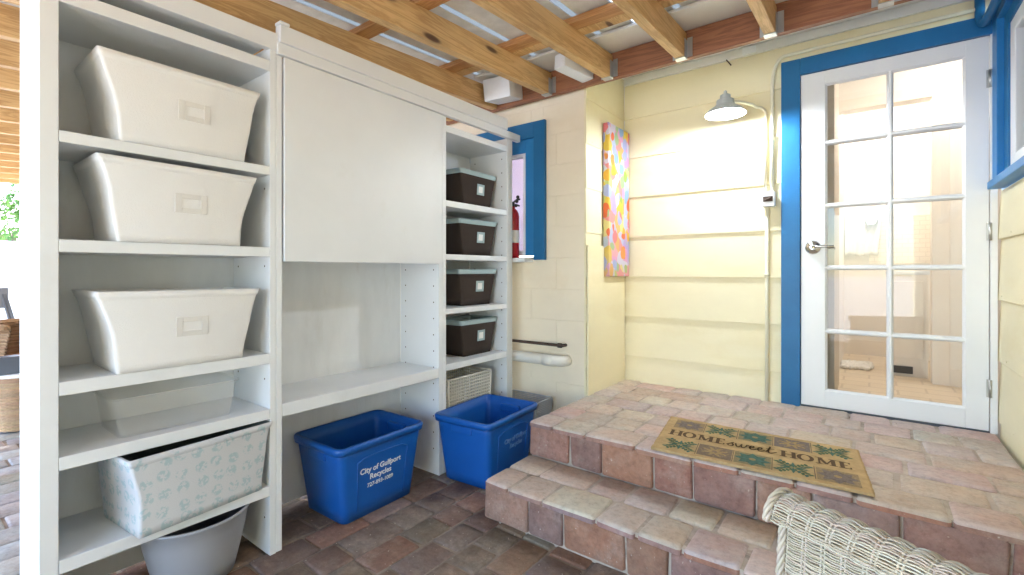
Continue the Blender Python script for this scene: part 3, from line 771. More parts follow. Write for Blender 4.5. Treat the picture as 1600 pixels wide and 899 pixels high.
# painted rafter tails of the old eave poking out above the ledger
bm = bmesh.new(); box(bm, -0.125, 0.125, -0.10, 0.10, -0.045, 0.045)
t = obj('rafter_tail', bm, M['white'], PR, 0.004); t.location = Vector((-2.06, 2.62, 2.475)) - Vector(PR.location); t.rotation_euler = (R(10), 0, R(6))
for v in t.data.vertices: v.co.z *= 1.6; v.co.x *= 0.85; v.co.y *= 0.9
bm = bmesh.new(); box(bm, -0.045, 0.045, -0.13, 0.13, -0.045, 0.045)
t = obj('rafter_tail', bm, M['white'], PR, 0.004); t.location = Vector((-1.475, 2.60, 2.475)) - Vector(PR.location); t.rotation_euler = (R(-4), 0, R(-14))

# ------------------------------------------------------------ shelving
SX, SB = -2.01, -2.355
def shelf_unit(name, label, cat, y0, y1): return thing(name, label, cat, ((SX + SB) / 2, (y0 + y1) / 2, 0))
LU = shelf_unit('bookcase', 'tall white bookcase at the left holding cream fabric bins', 'bookcase', 0.28, 1.0)
W = M['white']; WS = M['white_shelf']
obj('side_panel', B(SB, SX, 0.278, 0.322, 0, 2.44), W, LU, 0.002)
LUP = obj('side_panel', B(SB, SX, 0.971, 0.996, 0.0, 2.145), W, LU, 0.002)
obj('back_panel', B(SB - 0.008, SB - 0.0005, 0.28, 0.996, 0.02, 2.20), M['white_back'], LU)
for zt_, th in ((1.639, 0.036), (1.299, 0.040), (0.852, 0.043), (0.618, 0.042), (0.296, 0.043)):
    bm = bmesh.new()
    box(bm, SB, SX, 0.3225, 0.9705, zt_ - th, zt_)
    obj('shelf', bm, WS, LU, 0.0025)
obj('shelf', B(SB, SX, 0.3225, 0.9705, 2.040, 2.085), WS, LU, 0.0025)
obj('top_rail', B(SX - 0.03, SX + 0.004, 0.3225, 1.0045, 2.135, 2.208), W, LU, 0.002)
obj('top_board', B(SB, SX - 0.031, 0.3225, 0.9705, 2.15, 2.17), W, LU, 0.002)

DU = shelf_unit('desk_cabinet', 'white centre cabinet with a large flat door panel above an open desk shelf', 'cabinet', 1.0, 2.0)
obj('side_panel', B(SB, SX, 0.9975, 1.022, 0.003, 2.12), W, DU, 0.002)
obj('foot', B(SX - 0.04, SX - 0.004, 0.985, 1.018, -0.004, 0.003), M['mortar_light'], DU)
DUP = obj('side_panel', B(SB, SX, 1.950, 1.978, 0.0, 2.12), W, DU, 0.002)
obj('back_panel', B(SB - 0.008, SB - 0.0005, 1.022, 1.95, 0.025, 2.12), M['white_back'], DU)
obj('back_rail', B(SB, SB + 0.018, 1.70, 1.9495, 0.64, 1.23), W, DU, 0.001) if False else None
obj('shelf', B(SB, SX - 0.001, 1.0225, 1.9495, 0.572, 0.628), WS, DU, 0.003)
obj('shelf', B(SB, SX - 0.03, 1.0225, 1.9495, 1.255, 1.28), WS, DU, 0.002)
dp = obj('cabinet_door', B(SX - 0.022, SX + 0.006, 1.030, 1.957, 1.240, 2.119), W, DU, 0.003)
bm = bmesh.new()
box(bm, SX - 0.02, SX + 0.012, 0.9985, 2.742, 2.123, 2.172)
obj('moulding', bm, W, DU, 0.003)
bm = bmesh.new(); box(bm, SX - 0.025, SX + 0.020, 1.006, 2.585, 2.1725, 2.248); box(bm, SX - 0.025, SX + 0.022, 1.003, 1.046, 2.249, 2.262)
obj('moulding', bm, W, DU, 0.003)

RU = shelf_unit('bookcase', 'narrow white bookcase at the right holding four brown bins', 'bookcase', 2.0, 2.66)
obj('side_panel', B(SB, SX, 1.9785, 2.008, 0.0, 2.12), W, RU, 0.002)
RUP = obj('side_panel', B(SB, SX, 2.600, 2.662, 0.0, 2.12), W, RU, 0.002)
obj('back_panel', B(SB - 0.008, SB - 0.0005, 2.0085, 2.5995, 0.02, 2.12), M['white_back'], RU)
for zt_, th in ((1.622, 0.036), (1.300, 0.034), (0.972, 0.032), (0.640, 0.038), (0.20, 0.036)):
    obj('shelf', B(SB, SX - 0.001, 2.0085, 2.5995, zt_ - th, zt_), WS, RU, 0.0025)
obj('shelf', B(SB, SX, 2.0085, 2.5995, 2.030, 2.070), WS, RU, 0.0025)
# peg holes in the inner faces
def pegs(y, ny, zs, panel):
    bm = bmesh.new(); bm.from_mesh(panel.data); off = -Vector(panel.location) - Vector((0, 0, 0)); f0 = set(bm.faces)
    panel.data.materials.append(M['iron'])
    for z in zs:
        for px in (SX - 0.045, SB + 0.05):
            n = 8; r = 0.0032
            vs = [bm.verts.new((px + r * math.cos(2 * PI * k / n), y + ny * 0.0012, z + r * math.sin(2 * PI * k / n))) for k in range(n)]
            c0 = [bm.verts.new((v.co.x, y, v.co.z)) for v in vs]
            bm.faces.new(vs)
            for k in range(n): bm.faces.new((vs[k], vs[(k + 1) % n], c0[(k + 1) % n], c0[k]))
    for f in bm.faces:
        if f not in f0: f.material_index = 1
    bm.to_mesh(panel.data); bm.free()
pegs(2.600, -1, [0.35 + 0.096 * k for k in range(18)], RUP)
pegs(1.950, -1, [0.15 + 0.096 * k for k in range(12)], DUP)
pegs(0.971, -1, [0.15, 0.42, 0.74, 1.22, 1.55], LUP)

# ------------------------------------------------------------ bins
def open_bin(parent, mat_out, mat_in, bot, top, h, r=0.03, t=0.006, rim=None, sag=None, n=5, name='body', bow=0.0, hem=False):
    """tapered rounded-rectangle bin in local coordinates; bot/top = (hx, hy)"""
    bm = bmesh.new(); rg = []
    for f in ([i / n for i in range(n)] + ([0.905, 0.915] if hem else []) + [1.0]):
        b = bow * math.sin(PI * f) - (0.0022 if (hem and f > 0.91) else 0)
        rg.append((h * f, bot[0] + (top[0] - bot[0]) * f - b, bot[1] + (top[1] - bot[1]) * f - b, r))
    outer = loft(bm, rg, True, False, 0, sag)
    rg2 = [(h, top[0], top[1], r), (h, top[0] - t, top[1] - t, max(r - t, 0.004))]
    for i in range(1, n + 1):
        f = 1 - i / n; b = bow * math.sin(PI * f)
        rg2.append((h * f + (0.005 if i == n else 0), bot[0] + (top[0] - bot[0]) * f - t - b, bot[1] + (top[1] - bot[1]) * f - t - b, max(r - t, 0.004)))
    rs = []
    inn = loft(bm, rg2[1:], False, True, 1, sag)
    a, b2 = outer[-1], inn[0]; N = len(a)
    for k in range(N): bm.faces.new((a[k], a[(k + 1) % N], b2[(k + 1) % N], b2[k])).material_index = 0
    return obj(name, bm, [mat_out, mat_in], parent)
def face_frame(bot, top, h, u, v, off=0.001, sgn=1):
    """matrix putting the local XY plane on the +X face of a tapered bin, at u (y) and v (height)"""
    f = v / h; x = bot[0] + (top[0] - bot[0]) * f
    tilt = math.atan2(top[0] - bot[0], h)
    up = Vector((math.sin(tilt), 0, math.cos(tilt))); rt = Vector((0, 1, 0)); nn = rt.cross(up)
    m = Matrix((rt, up, nn)).transposed().to_4x4(); m.translation = Vector((x, u, v)) + nn * off
    return m
def plate(mtx, w, h, t, mat, name, parent, hole=None, bevel=0.001):
    bm = bmesh.new()
    if hole is None: box(bm, -w / 2, w / 2, -h / 2, h / 2, 0, t)
    else:
        a, b = hole
        box(bm, -w / 2, -a / 2, -h / 2, h / 2, 0, t); box(bm, a / 2, w / 2, -h / 2, h / 2, 0, t)
        box(bm, -a / 2, a / 2, -h / 2, -b / 2, 0, t); box(bm, -a / 2, a / 2, b / 2, h / 2, 0, t)
    bm.transform(mtx); return obj(name, bm, mat, parent, bevel, seg=1)
def fabric_bin(loc, rz, bot, top, h, label, sagk, mat='fabric', lining='fabric', label_tag=True, grp='cream fabric bins on the left bookcase'):
    t = thing('fabric_bin', label, 'storage bin', loc, grp, True, rz)
    ky = random.uniform(-0.5, 0.5)
    def sag(x, y, z):
        f = max(0, z / h) ** 2
        return -sagk * f * max(0, 1 - (y / top[1]) ** 2) * (1 if x > 0 else 0.6) + 0.0015 * math.sin(y * 30 + x * 20) * f
    bd = open_bin(t, M[mat], M[lining], bot, top, h, 0.012, 0.005, sag=sag, n=10, bow=random.uniform(0.001, 0.004), hem=True)
    p1, p2, p3 = (random.uniform(0, 6) for _ in range(3))
    for v in bd.data.vertices:          # each bin slumps in its own way
        x_, y_, z_ = v.co; f = z_ / h; sx_ = 1 if x_ > 0 else -1; sy_ = 1 if y_ > 0 else -1
        e = math.sin(PI * min(f, 1))
        v.co.x += (0.0 if x_ > 0 else 0.0045 * e * math.sin(y_ * 13 + p1)) + 0.004 * f ** 4 * math.sin(y_ * 9 + p2)
        v.co.y += 0.0055 * e * math.sin(z_ * 17 + p3 + x_ * 9) - 0.006 * e * sy_
        v.co.z += 0.004 * f * f * math.sin(y_ * 11 + p3)
    if label_tag:
        mt = face_frame(bot, top, h, 0.02, h * 0.52, -0.004)
        plate(mt, 0.105, 0.070, 0.004, M['fabric_emb'], 'label_holder', t, (0.062, 0.034))
    return t
fabric_bin((-2.165, 0.672, 1.6395), 0, (0.155, 0.200), (0.165, 0.258), 0.290, 'cream fabric bin on the top shelf of the left bookcase', 0.006)
fabric_bin((-2.160, 0.660, 1.2995), 0, (0.155, 0.195), (0.165, 0.250), 0.285, 'cream fabric bin on the second shelf of the left bookcase', 0.004)
fabric_bin((-2.160, 0.664, 0.8525), 0, (0.155, 0.200), (0.162, 0.258), 0.275, 'cream fabric bin with its open top showing, third shelf of the left bookcase', 0.012)
fl = fabric_bin((-2.130, 0.710, 0.2965), R(6), (0.150, 0.215), (0.160, 0.250), 0.270, 'pale bin printed with faded teal flowers on the lowest shelf', 0.006, 'floral', 'dark_lining', False, None)
fl.name = 'printed_fabric_bin'
tb = thing('plastic_tub', 'clear plastic tub on the fourth shelf of the left bookcase', 'plastic tub', (-2.19, 0.665, 0.6185), None, True)
open_bin(tb, M['clear'], M['clear'], (0.125, 0.18), (0.14, 0.20), 0.14, 0.025, 0.003)
bm = bmesh.new(); loft(bm, [(0.136, 0.141, 0.201, 0.03), (0.136, 0.150, 0.210, 0.035), (0.142, 0.150, 0.210, 0.035), (0.142, 0.141, 0.201, 0.03)], False, False)
obj('rim', bm, M['clear'], tb)

def brown_bin(loc, rz, label):
    t = thing('storage_bin', label, 'storage bin', loc, 'brown fabric bins on the right bookcase', True, rz)
    bot, top, h = (0.110, 0.140), (0.125, 0.190), 0.235
    open_bin(t, M['brown'], M['brown_in'], bot, top, h, 0.012, 0.006)
    bm = bmesh.new(); g = 0.004; hx, hy = top
    f = 1 - 0.028 / h; bx = bot[0] + (top[0] - bot[0]) * f + g; by = bot[1] + (top[1] - bot[1]) * f + g
    loft(bm, [(h - 0.028, bx, by, 0.014), (h + 0.003, hx + g, hy + g, 0.014), (h + 0.003, hx - 0.009, hy - 0.009, 0.010), (h - 0.03, bx - 0.014, by - 0.014, 0.010)], False, False)
    obj('binding', bm, M['aqua'], t)
    mt = face_frame(bot, top, h, 0.022, h * 0.53, 0.0006)
    plate(mt, 0.076, 0.072, 0.003, M['aqua'], 'label_frame', t, (0.044, 0.042))
    plate(mt, 0.0445, 0.0425, 0.0012, M['card'], 'card', t, None, 0)
    return t
for z, nm, dy, rz in ((1.6225, 'brown bin on the highest shelf of the right bookcase', 0.0, 2), (1.3005, 'brown bin second from the top in the right bookcase', 0.004, 0), (0.9725, 'brown bin third from the top in the right bookcase', -0.004, -1), (0.6405, 'lowest brown bin in the right bookcase with its open top showing', 0.006, 1)):
    brown_bin((-2.212, 2.392 + dy, z), R(rz), nm)

# woven ivory basket (perforated) on the low shelf
def woven_basket(name, label, loc, rz, hx, hy, h, mat, cell=0.021, taper=0.9, inner=None, cat='basket'):
    t = thing(name, label, cat, loc, None, True, rz)
    bm = bmesh.new()
    def pt(s, z, d=0):
        f = taper + (1 - taper) * z / h
        # s walks round the rectangle
        P = [(-hx, -hy), (hx, -hy), (hx, hy), (-hx, hy)]; L = [2 * hx, 2 * hy, 2 * hx, 2 * hy]
        i = 0
        while s > L[i] + 1e-6 and i < 3: s -= L[i]; i += 1
        a, b = P[i], P[(i + 1) % 4]; k = s / L[i]; nx, ny = [(0, -1), (1, 0), (0, 1), (-1, 0)][i]
        return ((a[0] + (b[0] - a[0]) * k) * f + nx * d, (a[1] + (b[1] - a[1]) * k) * f + ny * d, z)
    per = 4 * (hx + hy); n = int(per / cell); m = int(h / cell)
    for i in range(n):
        s = per * i / n; tube(bm, [pt(s, 0.0, 0.001), pt(s, h, 0.001)], cell * 0.22, 4, False)
    for j in range(m + 1):
        z = h * j / m; pts = []
        for c in (0, 2 * hx, 2 * hx + 2 * hy, 4 * hx + 2 * hy, per - 1e-5): pts.append(pt(c, z))
        for a, b in zip(pts, pts[1:]): tube(bm, [a, b], cell * 0.23, 4, False)
    obj('weave', bm, mat, t)
    bm = bmesh.new()
    for z, r in ((0.0, cell * 0.5), (h, cell * 0.42)):
        pts = [pt(c, z) for c in (0, 2 * hx, 2 * hx + 2 * hy, 4 * hx + 2 * hy)]
        for a, b in zip(pts, pts[1:] + pts[:1]): tube(bm, [a, b], r, 6)
    for c in (0, 2 * hx, 2 * hx + 2 * hy, 4 * hx + 2 * hy): tube(bm, [pt(c, 0), pt(c, h)], cell * 0.4, 6)
    obj('rim', bm, mat, t)
    bm = bmesh.new(); box(bm, -hx * taper, hx * taper, -hy * taper, hy * taper, 0.0, 0.004); obj('base', bm, mat, t)
    return t
woven_basket('woven_basket', 'ivory open-weave basket on the lowest shelf of the right bookcase', (-2.20, 2.29, 0.205), 0, 0.13, 0.205, 0.315, M['ivory'], 0.020, 0.93)
woven_basket('woven_basket', 'small grey basket behind the right blue bin, against the cream block wall', (-1.905, 2.655, 0.004), 0, 0.165, 0.105, 0.325, M['grey_basket'], 0.012, 0.82)

# blue recycling bins
def recycle_bin(loc, rz, label, ink, tu=0.0, lines=3):
    t = thing('recycling_bin', label, 'recycling bin', loc, 'blue recycling bins on the brick floor', True, rz)
    bot, top, h = (0.160, 0.212), (0.192, 0.258), 0.375
    bd = open_bin(t, M['recycle'], M['recycle'], bot, top, h, 0.035, 0.005, n=6)
    bm = bmesh.new(); g = 0.014
    loft(bm, [(h - 0.034, top[0] - 0.003, top[1] - 0.003, 0.036), (h - 0.036, top[0] + g - 0.004, top[1] + g - 0.004, 0.044), (h - 0.008, top[0] + g, top[1] + g, 0.046), (h, top[0] + g - 0.006, top[1] + g - 0.006, 0.042),
              (h, top[0] - 0.004, top[1] - 0.004, 0.034), (h - 0.010, top[0] - 0.008, top[1] - 0.008, 0.03)], False, False)
    obj('rim', bm, M['recycle'], t)
    # handle pockets on the short ends
    for s in (-1, 1):
        bm = bmesh.new(); f = 0.86; y = bot[1] + (top[1] - bot[1]) * f
        box(bm, -0.072, 0.072, min(s * (y - 0.024), s * (y + 0.006)), max(s * (y - 0.024), s * (y + 0.006)), h * 0.775, h * 0.895)
        obj('handle', bm, M['recycle'], t, 0.006)
    # raised corner ribs and panel lines on the long faces
    for s in (1, -1):
        bm = bmesh.new()
        for u0 in (-0.148, 0.148):
            a = Vector((s * (bot[0] + (top[0] - bot[0]) * 0.10 + 0.001), u0 * 0.95, h * 0.10)); b = Vector((s * (bot[0] + (top[0] - bot[0]) * 0.74 + 0.001), u0 * 1.03, h * 0.74))
            tube(bm, [a, b], 0.0028, 6)
        k = 0.80; pts = []
        for q in range(9):
            u = -0.153 + 0.306 * q / 8; zz = h * (0.74 + 0.05 * (1 - ((q - 4) / 4.0) ** 6)); pts.append((s * (bot[0] + (top[0] - bot[0]) * zz / h + 0.001), u, zz))
        tube(bm, pts, 0.0028, 6)
        obj('moulded_panel', bm, M['recycle'], t)
    for s_, v, sz, of in (('City of Gulfport', 0.226, 0.038, 0.0009), ('Recycles', 0.187, 0.038, 0.0009), ('727-893-1089', 0.147, 0.028, 0.0004))[:lines]:
        text_mesh('lettering', s_, sz, M[ink], face_frame(bot, top, h, tu, v, 0.0012), t, of)
    return t
recycle_bin((-2.128, 1.500, 0.004), R(1), 'blue recycling bin with crisp white lettering, under the white desk shelf', 'ink', -0.012)
recycle_bin((-1.825, 2.175, 0.004), R(4), 'blue recycling bin with worn lettering, beside the brick steps', 'ink_worn', 0.035, 2)

# grey round bin under the left bookcase
gb = thing('waste_bin', 'round grey plastic bin on the floor under the left bookcase', 'waste bin', (-2.115, 0.735, 0.003), None, True)
bm = bmesh.new(); n = 40
prof = [(0.115, 0.0), (0.128, 0.06), (0.150, 0.17), (0.160, 0.235), (0.165, 0.238), (0.165, 0.246), (0.158, 0.247)]
rings = [[bm.verts.new((r * 1.0 * math.cos(2 * PI * k / n), r * 1.15 * math.sin(2 * PI * k / n), z)) for k in range(n)] for r, z in prof]
rin = [[bm.verts.new((r * math.cos(2 * PI * k / n), r * 1.15 * math.sin(2 * PI * k / n), z)) for k in range(n)] for r, z in ((0.154, 0.235), (0.144, 0.17), (0.122, 0.06), (0.11, 0.006))]
al = rings + rin
for i, (a, b) in enumerate(zip(al, al[1:])):
    for k in range(n):
        f = bm.faces.new((a[k], a[(k + 1) % n], b[(k + 1) % n], b[k])); f.smooth = True; f.material_index = 1 if i >= 6 else 0
bm.faces.new(al[0][::-1]); bm.faces.new(al[-1]).material_index = 1
obj('body', bm, [M['grey_bin'], M['grey_bin_in']], gb)

# ------------------------------------------------------------ fittings on the walls
# canvas
cv = thing('painting', 'tall narrow canvas of bright abstract colour dabs on the yellow corner wall', 'painting', (-1.47, 3.2, 1.16))
obj('canvas', B(-1.492, -1.448, 3.035, 3.385, 1.160, 2.240), M['art'], cv, 0.004)
# fire extinguisher on the sill
fe = thing('fire_extinguisher', 'red fire extinguisher standing on the sill of the blue window', 'fire extinguisher', (-2.062, 2.742, 1.292))
bm = bmesh.new(); lathe(bm, [(0.040, 0.0), (0.044, 0.006), (0.044, 0.30), (0.040, 0.325), (0.028, 0.348), (0.014, 0.36), (0.014, 0.375)], -2.062, 2.742, 28, 1.292, True, True)
ft = obj('tank', bm, M['red'], fe)
bm = bmesh.new(); lathe(bm, [(0.0445, 0.11), (0.0448, 0.20)], -2.062, 2.742, 28, 1.292, False)
obj('label_band', bm, M['card'], ft)
bm = bmesh.new(); tube(bm, [(-2.062, 2.742, 1.66), (-2.062, 2.742, 1.70)], 0.012, 10); tube(bm, [(-2.062, 2.742, 1.695), (-2.02, 2.735, 1.715), (-1.995, 2.73, 1.712)], 0.007, 8)
tube(bm, [(-2.062, 2.742, 1.68), (-2.025, 2.735, 1.675), (-1.998, 2.73, 1.665)], 0.006, 8)
for k in range(3): bmesh.ops.create_icosphere(bm, subdivisions=2, radius=0.013, matrix=Matrix.Translation((-2.03 + 0.008 * k, 2.732, 1.67 + 0.03 * k)))
obj('valve', bm, M['black'], fe, 0, True)
# pipes on the block wall
bm = bmesh.new()
pts = [(-2.33, 2.735, 0.585), (-1.72, 2.735, 0.590), (-1.68, 2.738, 0.590), (-1.655, 2.755, 0.590), (-1.645, 2.79, 0.590), (-1.645, 2.81, 0.59)]
tube(bm, pts, 0.0375, 20); tube(bm, [(-1.79, 2.735, 0.5895), (-1.71, 2.735, 0.59)], 0.041, 20)
tag(obj('drain_pipe', bm, M['pvc']), 'thick cream plastic pipe with elbow running into the block wall', 'pipe')
bm = bmesh.new(); tube(bm, [(-2.33, 2.755, 0.690), (-1.665, 2.755, 0.693)], 0.0105, 10); tube(bm, [(-1.69, 2.755, 0.693), (-1.662, 2.755, 0.693)], 0.016, 10); tube(bm, [(-1.665, 2.755, 0.693), (-1.655, 2.79, 0.693), (-1.655, 2.803, 0.693)], 0.011, 8)
tag(obj('iron_pipe', bm, M['iron']), 'thin dark rusty pipe above the thick cream pipe', 'pipe')

# conduits and box
cd = thing('electric_conduit', 'cream painted conduits with a junction box on the yellow wall beside the door', 'conduit', (-0.53, 3.39, 0.38))
CY = WY - 0.032
bm = bmesh.new()
tube(bm, [(-0.520, CY, 0.372), (-0.520, CY, 1.60)], 0.0105, 10); tube(bm, [(-0.520, CY, 1.165), (-0.520, CY, 1.185)], 0.016, 10)
obj('pipe', bm, M['conduit'], cd)
bm = bmesh.new()
tube(bm, [(-0.528, CY, 1.70), (-0.526, CY, 2.20)] + [(-0.526 - 0.05 * (1 - math.cos(R(a))), CY - 0.01 * math.sin(R(a)), 2.20 + 0.05 * math.sin(R(a))) for a in (30, 60, 90)] + [(-0.60, CY - 0.06, 2.262), (-0.640, WY - 0.18, 2.258), (-0.69, WY - 0.285, 2.245)], 0.0095, 10)
obj('pipe', bm, M['conduit'], cd)
bm = bmesh.new()
pts = [(-0.490, CY, 1.70), (-0.490, CY, 2.38)] + [(-0.490 + 0.07 * (1 - math.cos(R(a))), CY, 2.38 + 0.16 * math.sin(R(a))) for a in (15, 30, 45, 60, 75, 90)] + [(-0.2, CY, 2.543), (0.44, CY, 2.543)]
tube(bm, pts, 0.011, 10); obj('pipe', bm, M['conduit'], cd)
bm = bmesh.new(); box(bm, -0.545, -0.470, WY - 0.075, WY - 0.016, 1.605, 1.700)
jb = obj('junction_box', bm, M['white'], cd, 0.006)
bm = bmesh.new(); box(bm, -0.535, -0.480, WY - 0.080, WY - 0.0755, 1.635, 1.668); tube(bm, [(-0.53, WY - 0.083, 1.642), (-0.50, WY - 0.086, 1.655), (-0.483, WY - 0.083, 1.665)], 0.004, 6)
obj('outlet_cover', bm, M['iron'], jb)
bm = bmesh.new(); box(bm, -0.66, -0.58, WY - 0.052, WY - 0.031, 2.605, 2.650); obj('clamp', bm, M['white'], cd, 0.004)
bm = bmesh.new(); tube(bm, [(-0.76, WY - 0.035, 2.606), (-0.745, WY - 0.045, 2.585), (-0.73, WY - 0.035, 2.562)], 0.004, 6); obj('cable_end', bm, M['iron'], cd)

# barn lamp
LX, LY, LZ2 = -0.704, 3.100, 2.158
lp = thing('wall_lamp', 'lit grey barn lamp on a curved arm above the landing', 'lamp', (LX, LY, LZ2))
bm = bmesh.new()
pr_o = [(0.116, 0.0), (0.117, 0.004), (0.098, 0.028), (0.064, 0.050), (0.052, 0.062), (0.050, 0.088), (0.038, 0.094), (0.030, 0.100), (0.030, 0.118), (0.020, 0.124), (0.010, 0.128), (0.010, 0.142), (0.004, 0.148)]
lathe(bm, pr_o, LX, LY, 40, LZ2, False, True)
obj('shade', bm, M['shade'], lp)
bm = bmesh.new(); lathe(bm, [(0.1145, 0.001), (0.096, 0.0255), (0.062, 0.047), (0.049, 0.060), (0.047, 0.084), (0.03, 0.09)], LX, LY, 40, LZ2, False, True)
obj('reflector', bm, M['shade_in'], lp)
bm = bmesh.new(); bmesh.ops.create_uvsphere(bm, u_segments=20, v_segments=12, radius=0.030, matrix=Matrix.Translation((LX, LY, LZ2 + 0.008)))
obj('bulb', bm, emit('bulb_glass', (0.82, 0.91, 1.0), LAMP_W), lp, 0, True)


# ------------------------------------------------------------ door mat
mc = {'TL': Vector((-0.884, 2.645, 0)), 'BL': Vector((-0.802, 2.125, 0)), 'BR': Vector((0.018, 2.168, 0)), 'TR': Vector((-0.040, 2.660, 0))}
def mq(u, v, z=0.0):
    a = mc['BL'].lerp(mc['BR'], u); b = mc['TL'].lerp(mc['TR'], u); p = a.lerp(b, v); return Vector((p.x, p.y, LZ + 0.004 + z))
dm = thing('door_mat', 'coir doormat reading HOME sweet HOME between rows of teal and purple flower squares', 'doormat', (-0.43, 2.40, LZ))
bm = bmesh.new(); NU, NV = 90, 54
ej = lambda i, j: 0.0022 * random.uniform(-1, 1) * (i in (0, NU) or j in (0, NV))
top_v = [[bm.verts.new(mq(i / NU + ej(i, j), j / NV + ej(i, j) * 1.6, 0.010 + random.uniform(-.0006, .0006))) for i in range(NU + 1)] for j in range(NV + 1)]
bot_v = [[bm.verts.new(mq(i / NU, j / NV, 0.0)) for i in range(NU + 1)] for j in range(NV + 1)]
for j in range(NV):
    for i in range(NU):
        bm.faces.new((top_v[j][i], top_v[j][i + 1], top_v[j + 1][i + 1], top_v[j + 1][i])).smooth = True
        bm.faces.new((bot_v[j][i], bot_v[j + 1][i], bot_v[j + 1][i + 1], bot_v[j][i + 1]))
for i in range(NU):
    bm.faces.new((bot_v[0][i], bot_v[0][i + 1], top_v[0][i + 1], top_v[0][i])); bm.faces.new((top_v[NV][i], top_v[NV][i + 1], bot_v[NV][i + 1], bot_v[NV][i]))
for j in range(NV):
    bm.faces.new((bot_v[j][0], top_v[j][0], top_v[j + 1][0], bot_v[j + 1][0])); bm.faces.new((bot_v[j][NU], bot_v[j + 1][NU], top_v[j + 1][NU], top_v[j][NU]))
obj('coir', bm, M['coir'], dm)
bm = bmesh.new(); lay = bm.loops.layers.float_color.new('Col')
ASP = 0.83 / 0.52
def poly(pts, z, col):
    f = bm.faces.new([bm.verts.new(mq(u, v, z)) for u, v in pts])
    for lp_ in f.loops: lp_[lay] = (*col, 1)
TEAL, GRN, PUR, BRN, COIR = (0.11, 0.20, 0.16), (0.14, 0.20, 0.11), (0.25, 0.20, 0.175), (0.29, 0.21, 0.15), (0.44, 0.31, 0.155)
def ell(cu, cv, ru, rv, a, z, col, n=12):
    ca, sa = math.cos(a), math.sin(a); pts = []
    for k in range(n):
        t_ = 2 * PI * k / n; x_, y_ = ru * math.cos(t_), rv * math.sin(t_)
        # in square units, then to uv
        X_, Y_ = x_ * ca - y_ * sa, x_ * sa + y_ * ca
        pts.append((cu + X_ / ASP, cv + Y_))
    poly(pts, z, col)
def leafp(cu, cv, L, wd, a, z, col):
    ca, sa = math.cos(a), math.sin(a); P_ = [(0, 0), (L * .35, wd), (L * .7, wd * .8), (L, 0), (L * .7, -wd * .8), (L * .35, -wd)]
    poly([(cu + (x_ * ca - y_ * sa) / ASP, cv + x_ * sa + y_ * ca) for x_, y_ in P_], z, col)
def cell(u0, u1, v0, v1, kind, col):
    cu, cv = (u0 + u1) / 2, (v0 + v1) / 2; r = (v1 - v0) / 2
    if kind == 'flower':      # dark square, coloured petals, pale centre
        bgc = tuple(0.72 * a_ + 0.28 * b_ for a_, b_ in zip(COIR, col)); poly([(u0, v0), (u1, v0), (u1, v1), (u0, v1)], 0.0107, bgc)
        for k in range(8): leafp(cu, cv, r * 1.05, r * 0.25, PI / 4 * k, 0.0112 + 0.00005 * (k % 2), col)
        for k in range(4):
            leafp(cu + (r * .95 * math.cos(PI / 4 + PI / 2 * k)) / ASP, cv + r * .95 * math.sin(PI / 4 + PI / 2 * k), r * 0.5, r * 0.17, PI / 4 + PI / 2 * k + PI, 0.0114, col)
        for k in range(8): ell(cu + r * .62 * math.cos(PI / 8 + PI / 4 * k) / ASP, cv + r * .62 * math.sin(PI / 8 + PI / 4 * k), r * .10, r * .10, 0, 0.0116, sc3(col, .75), 8)
        ell(cu, cv, r * .2, r * .2, 0, 0.0118, COIR)
    elif kind == 'block':     # tinted square with coir coloured petals
        poly([(u0, v0), (u1, v0), (u1, v1), (u0, v1)], 0.0108, col)
        for k in range(8): leafp(cu, cv, r * 0.85, r * 0.13, PI / 4 * k + PI / 8, 0.0113, COIR)
        for k in range(12): ell(cu + r * .78 * math.cos(PI / 6 * k) / ASP, cv + r * .78 * math.sin(PI / 6 * k), r * .09, r * .05, PI / 6 * k, 0.0115, COIR, 6)
        ell(cu, cv, r * .16, r * .16, 0, 0.0117, col)
    else:                     # sprigs of leaves
        for k in range(4):
            a0 = PI / 4 + PI / 2 * k
            for q in range(4):
                bx, by = cu + r * (.18 + .26 * q) * math.cos(a0) / ASP, cv + r * (.18 + .26 * q) * math.sin(a0)
                leafp(bx, by, r * .40, r * .11, a0 + 0.9, 0.0112, col); leafp(bx, by, r * .40, r * .11, a0 - 0.9, 0.0113, TEAL if q % 2 else col)
        for k in range(4): leafp(cu, cv, r * .9, r * .09, PI / 2 * k, 0.0114, TEAL if col == GRN else GRN)
rt = [('flower', PUR), ('sprig', GRN), ('flower', TEAL), ('block', PUR), ('sprig', GRN)]
rb = [('sprig', GRN), ('block', BRN), ('flower', TEAL), ('sprig', GRN), ('flower', PUR)]
for row, v0, v1 in ((rt, 0.665, 0.935), (rb, 0.065, 0.335)):
    for i, (k_, c_) in enumerate(row):
        u0 = 0.045 + i * 0.184; cell(u0 + 0.006, u0 + 0.178, v0, v1, k_, c_)
        if i: poly([(u0 - 0.003, v0 - .01), (u0 + 0.001, v0 - .01), (u0 + 0.001, v1 + .01), (u0 - 0.003, v1 + .01)], 0.0109, sc3(BRN, 0.8))
LB = (0.15, 0.095, 0.055)
def stroke(pts, wdt, z=0.0116):
    """flat pen stroke through uv points; wdt in v units"""
    for (a, b) in zip(pts, pts[1:]):
        dx, dy = (b[0] - a[0]) * ASP, b[1] - a[1]; L = math.hypot(dx, dy) or 1e-6; nx, ny = -dy / L * wdt / 2, dx / L * wdt / 2
        ex, ey = dx / L * wdt * .2, dy / L * wdt * .2
        poly([((a[0] * ASP - ex + nx) / ASP, a[1] - ey + ny), ((b[0] * ASP + ex + nx) / ASP, b[1] + ey + ny), ((b[0] * ASP + ex - nx) / ASP, b[1] + ey - ny), ((a[0] * ASP - ex - nx) / ASP, a[1] - ey - ny)], z, LB)
